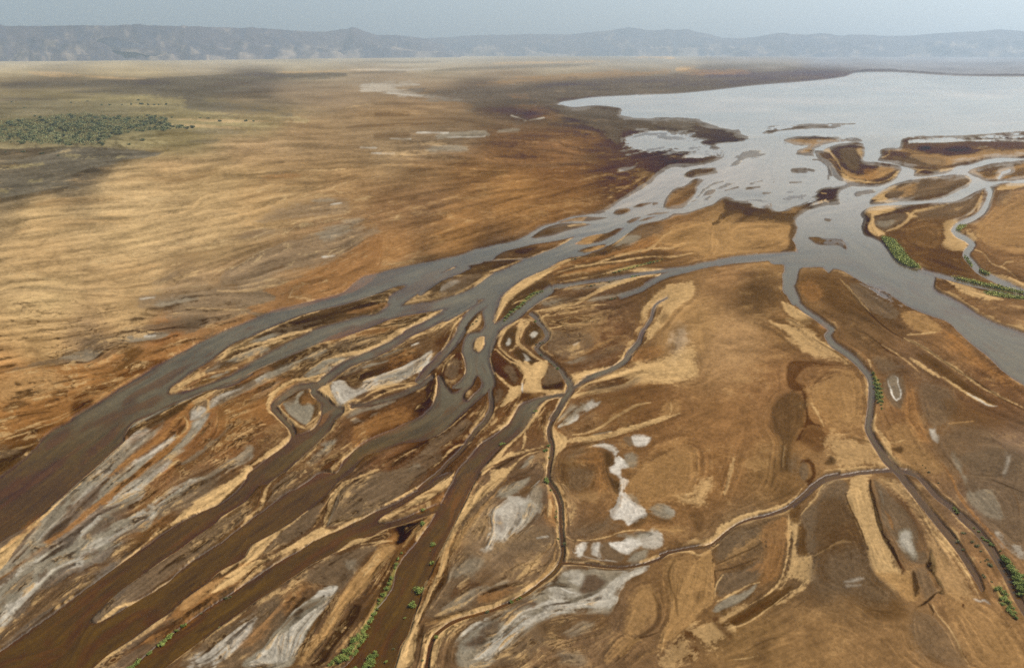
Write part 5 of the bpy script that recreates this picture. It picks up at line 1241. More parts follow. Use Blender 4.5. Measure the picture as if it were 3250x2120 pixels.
def sd_stroke(p, w, taper=True):
    p = spline(p, False)
    n = len(p)
    ww = np.full(n, w / 2.0)
    if taper and n > 3:
        s = np.linspace(0, 1, n)
        ww *= 0.35 + 0.65 * np.clip(np.minimum(s, 1 - s) * 5, 0, 1)
    sl = window(p, w + 45)
    if sl[0].stop <= sl[0].start or sl[1].stop <= sl[1].start:
        return None
    return sl, -seg_dist(sl, p, False, ww)

water_f = parse(WATER)
col_f = parse(COLOURS)

# ---- direction of flow, from every traced line
fx, fy, fc, fs, fw_ = [], [], [], [], []
for (h, s, p), wgt in [(q, 3.0) for q in water_f] + [(q, 1.0) for q in col_f]:
    closed = h[0] in ('p', 'wp', 'ip', 'wl')
    q = spline(p, closed, 16.0)
    if closed:
        q = np.vstack([q, q[:1]])
    m = (q[1:] + q[:-1]) / 2; d = q[1:] - q[:-1]
    L = np.hypot(d[:, 0], d[:, 1]) + 1e-6
    a2 = 2 * np.arctan2(d[:, 1], d[:, 0])
    fx += list(m[:, 0]); fy += list(m[:, 1]); fc += list(np.cos(a2)); fs += list(np.sin(a2)); fw_ += list(wgt * np.minimum(L, 30))
fx, fy, fc, fs, fw_ = [np.array(q, np.float32) for q in (fx, fy, fc, fs, fw_)]
GS = 20
gu = U[::GS]; gv = V[::GS]
C2 = np.zeros((len(gv), len(gu)), np.float32); S2 = C2.copy()
for j, y in enumerate(gv):
    near = np.abs(fy - y) < 260
    d2 = (gu[:, None] - fx[near][None]) ** 2 + ((y - fy[near])[None] * 1.6) ** 2 + 60.0
    k = fw_[near][None] / d2 ** 1.6
    C2[j] = (k * fc[near]).sum(1) / (k.sum(1) + 1e-12); S2[j] = (k * fs[near]).sum(1) / (k.sum(1) + 1e-12)
far = sstep(460, 300, gv)[:, None]
C2 = C2 * (1 - far) + far; S2 = S2 * (1 - far)

def up(g):          # coarse grid -> full grid, bilinear
    yi = np.clip(np.arange(NV) / GS, 0, g.shape[0] - 1.001); xi = np.clip(np.arange(NU) / GS, 0, g.shape[1] - 1.001)
    y0 = yi.astype(int); x0 = xi.astype(int); fy_ = (yi - y0)[:, None].astype(np.float32); fx_ = (xi - x0)[None].astype(np.float32)
    t = g[y0] * (1 - fy_) + g[y0 + 1] * fy_
    return t[:, x0] * (1 - fx_) + t[:, x0 + 1] * fx_
COH = sstep(0.35, 0.85, np.hypot(up(C2), up(S2))).astype(np.float32)
ang = 0.5 * np.arctan2(up(S2), up(C2))
DX = np.cos(ang).astype(np.float32); DY = np.sin(ang).astype(np.float32)
del C2, S2, ang

def blur(a, r):
    for ax in (0, 1):
        for _ in range(2):
            c = np.cumsum(np.pad(a, [(r + 1, r) if k == ax else (0, 0) for k in (0, 1)], mode='edge'), axis=ax, dtype=np.float64)
            n = a.shape[ax]
            hi = np.take(c, np.arange(2 * r + 1, 2 * r + 1 + n), axis=ax); lo = np.take(c, np.arange(0, n), axis=ax)
            a = ((hi - lo) / (2 * r + 1)).astype(np.float32)
    return a

def streaks(src, steps, stride):
    acc = src.copy()
    for sgn in (1, -1):
        px = np.arange(NU, dtype=np.float32)[None].repeat(NV, 0); py = np.arange(NV, dtype=np.float32)[:, None].repeat(NU, 1)
        ox = None
        for k in range(steps):
            ix = np.clip(px, 0, NU - 1).astype(np.int32); iy = np.clip(py, 0, NV - 1).astype(np.int32)
            dx = DX[iy, ix]; dy = DY[iy, ix]
            if ox is None:
                dx = dx * sgn; dy = dy * sgn
            else:
                f = np.where(dx * ox + dy * oy < 0, -1, 1).astype(np.float32)
                dx = dx * f; dy = dy * f
            ox, oy = dx, dy
            px = px + dx * stride; py = py + dy * stride
            acc += src[np.clip(py, 0, NV - 1).astype(np.int32), np.clip(px, 0, NU - 1).astype(np.int32)]
    acc -= blur(acc, 60)
    return acc / (acc.std() + 1e-6)

white = rng.standard_normal((NV, NU)).astype(np.float32)
S_FINE = np.clip(streaks(white, 14, 1.0), -2.5, 2.5)
S_WIDE = np.clip(streaks(blur(white, 2), 16, 2.2), -2.5, 2.5)
S_MED = streaks(blur(rng.standard_normal((NV, NU)).astype(np.float32), 3), 18, 3.2)
S_BIG = np.clip(streaks(blur(rng.standard_normal((NV, NU)).astype(np.float32), 6), 12, 5.0), -2.5, 2.5)
CLOUD = np.clip(fbm(UU, QV, 55, 5, 11, 0.6) * 2.6, -2.5, 2.5).astype(np.float32)
S_BIG *= COH; S_WIDE *= (0.35 + 0.65 * COH); S_FINE *= (0.4 + 0.6 * COH)
CALM = 1 - 0.65 * sstep(1850, 2050, UU) * sstep(800, 950, VV)
S_BIG *= CALM; S_WIDE *= (0.4 + 0.6 * CALM)
BLOT = np.clip(fbm(UU, QV, 260, 4, 31) * 2.6, -2.5, 2.5).astype(np.float32)
GRAIN = np.clip(fbm(UU, QV, 9, 3, 51, 0.7) * 2.4, -2.5, 2.5).astype(np.float32)

# ---------------------------------------------------------------- colour of the sediments
PAL = {'E': (134, 136, 56), 'N': (146, 120, 96), 'F': (118, 106, 96), 'S': (214, 170, 116), 'T': (180, 133, 80), 'O': (166, 110, 54), 'B': (104, 70, 34), 'B2': (84, 60, 36), 'R': (84, 46, 16),
       'D': (58, 36, 18), 'D2': (36, 20, 10), 'M': (120, 97, 77), 'G': (150, 142, 130), 'W': (200, 198, 196), 'X': (226, 226, 228),  # D, D2: dark wet mud, and shade of the banks painted in as colour
       'K': (120, 113, 102), 'Y': (172, 154, 104), 'V': (116, 112, 82)}
def lin(c):
    c = np.asarray(c, np.float32) / 255.0
    return np.where(c <= 0.04045, c / 12.92, ((c + 0.055) / 1.055) ** 2.4).astype(np.float32)
base_pts = np.array([[float(q) for q in t.split(',')] for l in BASE.strip().split('\n') for t in l.strip().split(';') if t])  # bluish far right points have distance haze painted into the ground colour
bx_, by_, bc_ = base_pts[:, 0] / 0.732, base_pts[:, 1] / 0.732, lin(base_pts[:, 2:5])
bq = 2200.0 * np.log(by_ - V_H + 8.0)
gq = 2200.0 * np.log(gv - V_H + 8.0)
gcol = np.zeros((len(gv), len(gu), 3), np.float32)
for j, y in enumerate(gv):
    wy = 1.0 + 6.0 * (1 - min(1, (y - 160) / 400.0))
    d2 = (gu[:, None] - bx_[None]) ** 2 + ((y - by_)[None] * wy) ** 2 + 400.0
    k = 1.0 / d2 ** 2.0
    gcol[j] = (k @ bc_) / k.sum(1)[:, None]
A = np.stack([up(gcol[..., k]) for k in range(3)], -1).astype(np.float32)
near_w = sstep(180, 520, VV)
A *= 1 + (sstep(1500, 1000, UU) * sstep(470, 620, VV) * sstep(1350, 1000, VV))[..., None] * np.array((0.10, 0.15, 0.20), np.float32)
dark_s = 1 + near_w * ((0.05 + 0.03 * sstep(900, 1050, VV)) * S_WIDE + 0.04 * S_BIG + 0.04 * BLOT + (0.08 + 0.06 * (1 - CALM)) * CLOUD + 0.05 * GRAIN) + 0.05 * S_WIDE
A *= np.clip(dark_s, 0.5, 1.6)[..., None]
# patches of paler sand and darker mud that follow the old flow
A *= (1 - 0.09 * (1 - CALM) / 0.65)[..., None]
alt = sstep(0.9, 2.2, S_BIG + 0.6 * CLOUD) * 0.25 * near_w
A = A * (1 - alt[..., None]) + alt[..., None] * lin(PAL['M'])
p1 = near_w * sstep(0.3, 1.9, CLOUD + 0.6 * BLOT + 0.3 * GRAIN) * 0.30
A = A * (1 - p1[..., None]) + lin((196, 152, 100)) * p1[..., None]
B2_ = np.clip(fbm(UU, QV, 150, 6, 71, 0.62) * 2.6, -2.5, 2.5).astype(np.float32)
p2 = near_w * sstep(0.4, 1.9, B2_ - 0.5 * CLOUD + 0.3 * GRAIN) * 0.42 * sstep(1.1, 0.7, np.where(UU < 1300, sstep(1000, 700, VV), 0) + 0.3)
A = A * (1 - p2[..., None]) + lin((98, 68, 42)) * p2[..., None]
WET = np.zeros((NV, NU), np.float32)

# ---- water distance (positive inside the water), traced in survey units
SDW = np.full((NV, NU), -60.0, np.float32)
LAKE = np.zeros((NV, NU), np.float32)
for h, s, p in water_f:
    k = h[0]
    if k in ('wp', 'wl', 'ip'):
        r = sd_poly(p)
    else:
        r = sd_stroke(p, float(h[2]) / s, taper=(k in ('is', 'wt')))
    if r is None:
        continue
    sl, d = r
    if k[0] == 'w':
        SDW[sl] = np.maximum(SDW[sl], d)
    else:
        SDW[sl] = np.minimum(SDW[sl], -d)

SDW += np.where(SDW > -25, 1, 0) * (1.0 * CLOUD + 0.7 * GRAIN + 0.5 * S_WIDE) * sstep(9, 2, SDW) * sstep(500, 900, VV)
SDW += np.where(SDW > -25, 1, 0) * (1.6 * S_WIDE + 1.2 * CLOUD) * sstep(8, 2, SDW) * sstep(760, 520, VV) * sstep(320, 380, VV)
# ---- wet dark margins and pale sand levees along every channel
lev = sstep(-13, -8, SDW + 4 * CLOUD) * sstep(-1.5, -5.5, SDW) * sstep(-0.3, 1.2, 0.8 * BLOT + 0.8 * CLOUD + 0.1) * sstep(760, 1000, VV)
A = A * (1 - 0.6 * lev[..., None]) + 0.6 * lev[..., None] * lin(PAL['S'])
wetm = sstep(-9, -1, SDW + 3.0 * S_WIDE)
A = A * (1 - 0.6 * wetm[..., None]) + 0.6 * wetm[..., None] * lin((74, 46, 24))

# ---- colour of the silty water: olive where deep, rusty over shoals
wat = sstep(-2, 2, SDW)
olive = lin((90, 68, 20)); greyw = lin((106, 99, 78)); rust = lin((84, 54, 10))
wc = olive + (greyw - olive) * sstep(1560, 1150, VV)[..., None]  # greyer farther off: sky reflection put into the water colour
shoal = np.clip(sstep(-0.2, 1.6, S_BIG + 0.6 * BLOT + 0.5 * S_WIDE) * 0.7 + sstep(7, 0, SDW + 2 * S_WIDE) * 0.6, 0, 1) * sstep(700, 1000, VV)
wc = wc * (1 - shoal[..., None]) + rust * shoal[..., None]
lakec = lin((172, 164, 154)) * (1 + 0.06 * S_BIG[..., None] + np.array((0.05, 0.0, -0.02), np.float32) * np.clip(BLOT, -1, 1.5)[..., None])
lk = sstep(840, 540, VV)[..., None]  # silvery sky sheen painted in as a paler colour towards the lake
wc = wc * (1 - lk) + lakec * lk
wc = wc * (1 + 0.07 * S_WIDE[..., None] + 0.05 * BLOT[..., None])
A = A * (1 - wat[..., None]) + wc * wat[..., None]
land = 1 - sstep(-1.5, 1.5, SDW)

for h, s, p in col_f:
    c = lin(PAL[h[1]]); prm = [float(q) for q in h[3].split(',')]
    if h[0] == 'p':
        fe, na, op = prm
        if h[1] in ('R', 'D', 'D2'): na = min(na, 16)
        if op < 0.75 and h[1] in 'TOMBSRFN': fe *= 2.0; na *= 1.4
        r = sd_poly(p)
    else:
        wd, fe, na, op = prm
        wd = max(wd * 1.3, 9.5); na = min(na, 0.3 * wd)
        r = sd_stroke(p, wd / s)
    if r is None:
        continue
    sl, d = r
    fe /= s; na /= s
    nz = 0.5 * S_WIDE[sl] + 0.4 * CLOUD[sl] + 0.35 * GRAIN[sl]
    if h[1] in 'WXG':
        nz = 0.55 * S_WIDE[sl] + 0.55 * CLOUD[sl] + 0.12 * GRAIN[sl]; fe = fe * 1.7
    al = op * sstep(-fe - 0.8, fe + 0.8, d + na * 1.05 * nz)
    if h[0] == 's' and h[1] in 'ST':
        al = al * np.clip(0.88 + 0.25 * CLOUD[sl] + 0.12 * GRAIN[sl], 0.25, 1)
    al = al * np.clip(land[sl] + (0.35 if h[1] in ('O', 'R', 'B') else 0.0), 0, 1)
    if h[1] in 'WX' and h[0] == 'p':        # thin dusty crust round every salt pan
        ha = 0.45 * op * sstep(-7, 5, d + 0.8 * na * nz + 2 * CLOUD[sl]) * land[sl]
        A[sl] = A[sl] * (1 - ha[..., None]) + lin((146, 132, 116)) * ha[..., None]
        al = al * 0.88
    jit = 1 + 0.07 * S_WIDE[sl] + 0.05 * GRAIN[sl]
    if h[1] in 'WX':
        al = al * np.clip(0.84 + 0.16 * CLOUD[sl] + 0.12 * S_WIDE[sl] + 0.04 * GRAIN[sl], 0.15, 1)
    A[sl] = A[sl] * (1 - al[..., None]) + (c * jit[..., None]) * al[..., None]

# thin pale and dark lines left by old rills
brd = sstep(860, 1020, VV) * sstep(2050, 1750, UU)
lnw = land * near_w * (0.25 + 0.75 * COH)
ll = lnw * sstep(0.95 - 0.15 * brd, 1.8 - 0.35 * brd, S_WIDE + 0.25 * GRAIN) * sstep(0.0 - 0.5 * brd, 1.2 - 0.5 * brd, CLOUD + 0.6 * BLOT) * (0.36 + 0.34 * brd)
A = A * (1 - ll[..., None]) + lin((206, 164, 112)) * ll[..., None]
ld = lnw * sstep(-0.9 + 0.2 * brd, -1.8 + 0.3 * brd, S_WIDE + 0.25 * GRAIN) * sstep(0.3 - 0.7 * brd, 1.4 - 0.6 * brd, CLOUD - 0.5 * BLOT) * (0.14 + 0.56 * brd)
A = A * (1 - ld[..., None]) + lin((66, 42, 24)) * ld[..., None]
# threads of old and new rills: narrow wet lines between pale sandy rims, all along the flow
thr_x = S_MED + 0.12 * GRAIN
gate = sstep(-0.6, 0.8, CLOUD * 0.7 + BLOT * 0.6 + 0.35 * S_BIG) * COH * brd * land * sstep(-4, -9, SDW)
rim_ = np.exp(-((np.abs(thr_x) - 0.42) / 0.17) ** 2) * gate * 0.55
A = A * (1 - rim_[..., None]) + lin((204, 160, 108)) * rim_[..., None]
cor_ = np.exp(-(thr_x / 0.17) ** 2) * gate * 0.75
A = A * (1 - cor_[..., None]) + lin((82, 54, 28)) * cor_[..., None]
plain = sstep(470, 620, VV) * sstep(1500, 1100, UU) * sstep(-6, -12, SDW) * (1 - brd)
pl_ = np.exp(-(thr_x / 0.16) ** 2) * plain * sstep(-0.3, 1.0, CLOUD + 0.5 * S_BIG) * 0.5
A = A * (1 - pl_[..., None]) + lin((222, 186, 134)) * pl_[..., None]
sh_ = np.exp(-((thr_x - 0.6) / 0.2) ** 2) * sstep(2, 6, SDW) * sstep(900, 1100, VV) * sstep(-0.5, 1.0, CLOUD - BLOT) * 0.45
A = A * (1 - sh_[..., None]) + lin((112, 84, 44)) * sh_[..., None]
del thr_x
# thin water film on the mud by the lake: ragged, streaky shore
for h, s, p in parse(FILM):
    if h[0] == 'h':                     # shoals: streaks of mud that break the surface
        r = sd_poly(p)
        if r is None: continue
        sl, d = r
        n_ = (S_WIDE[sl] + 0.5 * CLOUD[sl] + 0.25 * GRAIN[sl] - float(h[2])) * 5.0
        n_ = np.minimum(n_, np.minimum(d, 30) * 0.3)
        SDW[sl] = np.where(d > 0, np.minimum(SDW[sl], np.maximum(-n_, -8)), SDW[sl])
        k_ = (sstep(-3, 1, n_) * 0.9)[..., None]
        A[sl] = A[sl] * (1 - k_) + lin((92, 76, 66)) * k_
        WET[sl] = np.maximum(WET[sl], sstep(-3, 0, n_) * 0.6)
        continue
    r = sd_poly(p)
    if r is None: continue
    sl, d = r
    amt, soft = float(h[2]), float(h[3])
    f = d - soft + soft * 1.1 * (S_WIDE[sl] * 0.8 + 0.5 * S_BIG[sl] + 0.6 * CLOUD[sl] + 0.3 * GRAIN[sl]) + amt
    g_ = sstep(-soft * 1.2, 2, f) * sstep(-soft, 0, d) * 0.8
    WET[sl] = np.maximum(WET[sl], g_)
    A[sl] = A[sl] * (1 - 0.45 * g_[..., None]) + 0.45 * g_[..., None] * lin((128, 118, 112))
    SDW[sl] = np.maximum(SDW[sl], np.clip(f, -60, 4))
wat2 = sstep(-1, 1.5, SDW) * sstep(800, 640, VV)
A = A * (1 - wat2[..., None]) + wc * wat2[..., None]

rim = sstep(-16, -1, SDW + 4.0 * S_WIDE + 2.0 * CLOUD) * sstep(800, 620, VV) * sstep(300, 380, VV)
WET = np.maximum(WET, rim * 0.5)
A = A * (1 - 0.35 * rim[..., None]) + 0.35 * rim[..., None] * lin((150, 144, 138))
# ---- grain of the surface, then a last warp that frays every edge along the flow
A *= np.clip(1 + near_w * (0.05 * S_FINE + 0.075 * GRAIN + 0.03 * S_WIDE), 0.6, 1.5)[..., None]
wu = DX * S_WIDE * 4.0 - DY * CLOUD * 1.0; wv = DY * S_WIDE * 4.0 + DX * CLOUD * 1.0
wamp = sstep(200, 600, VV)
def warp(a, k):
    x = np.clip((UU + wu * k * wamp - U[0]) / STEP, 0, NU - 1.001); y = np.clip((VV + wv * k * wamp - V[0]) / STEP, 0, NV - 1.001)
    x0 = x.astype(np.int32); y0 = y.astype(np.int32); fx_ = x - x0; fy_ = y - y0
    if a.ndim == 3:
        fx_ = fx_[..., None]; fy_ = fy_[..., None]
    return (a[y0, x0] * (1 - fx_) + a[y0, x0 + 1] * fx_) * (1 - fy_) + (a[y0 + 1, x0] * (1 - fx_) + a[y0 + 1, x0 + 1] * fx_) * fy_
A = warp(A, 1.0)
# beyond what the photograph shows the plain goes on without detail
ev = A.copy()
for _ in range(2): ev = np.stack([blur(ev[..., k], 70) for k in range(3)], -1)
ew = sstep(150, 400, np.maximum(-UU, UU - W_PX))[..., None]
A = A * (1 - ew) + ev * ew * (1 + 0.10 * CLOUD[..., None] + 0.06 * BLOT[..., None])
del ev
SDW = warp(SDW, 0.35)

GX, GY = ground(UU, VV)
DIST = np.hypot(np.hypot(GX, GY), H).astype(np.float32)
# measured colours -> albedo: take off the air between (built below as a real volume)
lum = (A @ np.array((0.3, 0.55, 0.15), np.float32))[..., None]
dry_ = sstep(1.0, -1.0, SDW)[..., None]
A = (lum + (A - lum) * (1 - 0.19 * dry_)) * np.clip((lum / 0.36), 0.05, 1.3) ** (0.06 * near_w[..., None] * dry_)
A = A + (A.mean(-1, keepdims=True) - A) * (0.10 * sstep(1700, 1000, UU) * sstep(1250, 900, VV) + 0.14 * sstep(560, 460, VV))[..., None]
sat_ = np.clip((A[..., 0] - A[..., 2]) / (A[..., 0] + 1e-4), 0, 1) * dry_[..., 0]
A[..., 1] *= 1 + 0.075 * sat_
A[..., 0] *= 1 - 0.04 * sat_
T = np.exp(-HAZE_S * DIST)
T = np.maximum(T, 0.72)[..., None]
A = (A - np.array(HAZE_C, np.float32) * (1 - T)) / T / LIGHT_K
A = np.clip(A, 0.003, 0.85)
WCOL = A
# ---------------------------------------------------------------- helpers for objects
def set_props(o, label=None, cat=None, group=None, kind=None):
    if label: o["label"] = label
    if cat: o["category"] = cat
    if group: o["group"] = group
    if kind: o["kind"] = kind
    return o
def link_mesh(name, me, mat, parent=None):
    o = bpy.data.objects.new(name, me); COL.objects.link(o)
    if mat is not None: me.materials.append(mat)
    o.parent = parent
    return o
def grid_mesh(name, co, quads, colors=None, extra=None, smooth=True):
    me = bpy.data.meshes.new(name)
    n = len(co); m = len(quads)
    me.vertices.add(n); me.vertices.foreach_set("co", np.ascontiguousarray(co, np.float32).ravel())
    me.loops.add(m * 4); me.loops.foreach_set("vertex_index", np.ascontiguousarray(quads, np.int32).ravel())
    me.polygons.add(m); me.polygons.foreach_set("loop_start", np.arange(0, m * 4, 4, dtype=np.int32))
    if smooth: me.polygons.foreach_set("use_smooth", np.ones(m, bool))
    if colors is not None:
        at = me.attributes.new("albedo", 'FLOAT_COLOR', 'POINT')
        at.data.foreach_set("color", np.concatenate([colors, np.ones((n, 1), np.float32)], 1).astype(np.float32).ravel())
    for k, a in (extra or {}).items():
        at = me.attributes.new(k, 'FLOAT', 'POINT'); at.data.foreach_set("value", np.ascontiguousarray(a, np.float32).ravel())
    me.update(); me.validate(verbose=False)
    return me
def material(name):
    m = bpy.data.materials.new(name); m.use_nodes = True
    nt = m.node_tree
    return m, nt, nt.nodes["Principled BSDF"]
def node(nt, typ, **kw):
    n = nt.nodes.new(typ)
    for k, v in kw.items(): setattr(n, k, v)
    return n
def noise(nt, scale, detail, vec):
    n = node(nt, "ShaderNodeTexNoise"); n.inputs["Scale"].default_value = scale; n.inputs["Detail"].default_value = detail
    nt.links.new(vec, n.inputs["Vector"]); return n.outputs["Fac"]
def maprange(nt, x, a, b, c, d):
    n = node(nt, "ShaderNodeMapRange"); n.inputs[1].default_value = a; n.inputs[2].default_value = b; n.inputs[3].default_value = c; n.inputs[4].default_value = d
    nt.links.new(x, n.inputs[0]); return n.outputs[0]
def tint(nt, col, fac):
    n = node(nt, "ShaderNodeVectorMath", operation='SCALE'); nt.links.new(col, n.inputs[0]); nt.links.new(fac, n.inputs["Scale"]); return n.outputs[0]

def sediment_material():
    m, nt, b = material("sediment")
    at = node(nt, "ShaderNodeAttribute", attribute_name="albedo"); wt = node(nt, "ShaderNodeAttribute", attribute_name="wet")
    geo = node(nt, "ShaderNodeNewGeometry")
    n1 = noise(nt, 0.9, 5, geo.outputs["Position"]); n2 = noise(nt, 0.11, 4, geo.outputs["Position"])
    c = tint(nt, at.outputs["Color"], maprange(nt, n1, 0.25, 0.75, 0.86, 1.14))
    c = tint(nt, c, maprange(nt, n2, 0.3, 0.7, 0.93, 1.07))
    nt.links.new(c, b.inputs["Base Color"])
    nt.links.new(maprange(nt, wt.outputs["Fac"], 0, 1, 0.95, 0.18), b.inputs["Roughness"])
    nt.links.new(maprange(nt, wt.outputs["Fac"], 0.1, 1, 0.0, 0.5), b.inputs["Specular IOR Level"])
    bp = node(nt, "ShaderNodeBump"); bp.inputs["Strength"].default_value = 0.35; bp.inputs["Distance"].default_value = 0.25
    nt.links.new(n1, bp.inputs["Height"]); nt.links.new(bp.outputs[0], b.inputs["Normal"])
    return m
def water_material(name, rough, spec_ior):
    m, nt, b = material(name)
    at = node(nt, "ShaderNodeAttribute", attribute_name="albedo")
    geo = node(nt, "ShaderNodeNewGeometry")
    n1 = noise(nt, 1.6, 3, geo.outputs["Position"]); n2 = noise(nt, 0.05, 4, geo.outputs["Position"])
    nt.links.new(tint(nt, at.outputs["Color"], maprange(nt, n2, 0.3, 0.7, 0.92, 1.08)), b.inputs["Base Color"])
    b.inputs["Roughness"].default_value = rough
    b.inputs["IOR"].default_value = spec_ior; b.inputs["Specular IOR Level"].default_value = 0.33 if name == "river_water" else 0.5
    bp = node(nt, "ShaderNodeBump"); bp.inputs["Strength"].default_value = 0.12; bp.inputs["Distance"].default_value = 0.05
    nt.links.new(n1, bp.inputs["Height"]); nt.links.new(bp.outputs[0], b.inputs["Normal"])
    return m
M_SED = sediment_material()
M_LAKE = water_material("lake_water", 0.12, 1.33)
M_RIVER = water_material("river_water", 0.16, 1.33)

# ---------------------------------------------------------------- the ground: one sheet to beyond the hills
UE = np.concatenate([[-5000, -3400, -2200, -1400, -850], U, [4100, 4800, 5700, 7000, 8300]]).astype(np.float64)
VE = np.concatenate([V, [2560, 2800, 3300, 4300, 6000]]).astype(np.float64)
def ext(a):
    w = [(0, 5), (5, 5)] + [(0, 0)] * (a.ndim - 2)
    return np.pad(a, w, mode='edge')
sd = ext(SDW)
dry = np.clip(-sd, 0, 40); deep = np.clip(sd, 0, 40)
relief = ext((0.10 * S_WIDE + 0.14 * BLOT + 0.08 * S_BIG + 0.06 * CLOUD + 0.03 * GRAIN) * sstep(420, 900, VV))
Z = np.where(sd < 0, np.minimum(dry * 0.07, 0.55) + np.maximum(relief + 0.12, 0.0) * sstep(0.5, 6, dry), -0.02 - np.minimum(deep * 0.05, 0.8))
UG, VG = np.meshgrid(UE, VE)
XE, YE = ground(UG, VG)
nv_, nu_ = XE.shape
ids = np.arange(nv_ * nu_, dtype=np.int32).reshape(nv_, nu_)
quads = np.stack([ids[1:, :-1], ids[1:, 1:], ids[:-1, 1:], ids[:-1, :-1]], -1).reshape(-1, 4)
co = np.stack([XE, YE, Z], -1).reshape(-1, 3)
AE = ext(A).reshape(-1, 3)
me = grid_mesh("ground", co, quads, AE, {"wet": np.maximum(ext(WET), sstep(-6, 0, sd) * 0.6).ravel()})
g = link_mesh("ground", me, M_SED); set_props(g, kind="structure")

def height_at(u, v):
    i = int(np.clip(round((u - U[0]) / STEP), 0, NU - 1)); j = int(np.clip(round((v - V[0]) / STEP), 0, NV - 1))
    return float(Z[j, i + 5])

# ---------------------------------------------------------------- water surfaces at z = 0
cell = np.maximum.reduce([sd[1:, :-1], sd[1:, 1:], sd[:-1, 1:], sd[:-1, :-1]]) > -5
vc = np.broadcast_to(((VE[1:] + VE[:-1]) / 2)[:, None], cell.shape)
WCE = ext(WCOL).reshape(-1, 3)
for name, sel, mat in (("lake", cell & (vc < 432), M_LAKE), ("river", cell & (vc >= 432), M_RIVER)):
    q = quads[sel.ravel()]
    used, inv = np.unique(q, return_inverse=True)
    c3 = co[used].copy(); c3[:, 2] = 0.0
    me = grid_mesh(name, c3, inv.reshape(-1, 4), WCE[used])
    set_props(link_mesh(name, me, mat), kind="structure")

# ---------------------------------------------------------------- hills on the far shore
def rock_material(name):
    m, nt, b = material(name)
    at = node(nt, "ShaderNodeAttribute", attribute_name="albedo")
    geo = node(nt, "ShaderNodeNewGeometry")
    n1 = noise(nt, 0.012, 6, geo.outputs["Position"])
    nt.links.new(tint(nt, at.outputs["Color"], maprange(nt, n1, 0.3, 0.7, 0.75, 1.25)), b.inputs["Base Color"])
    b.inputs["Roughness"].default_value = 1.0; b.inputs["Specular IOR Level"].default_value = 0.1
    return m
M_ROCK = rock_material("hill_rock")

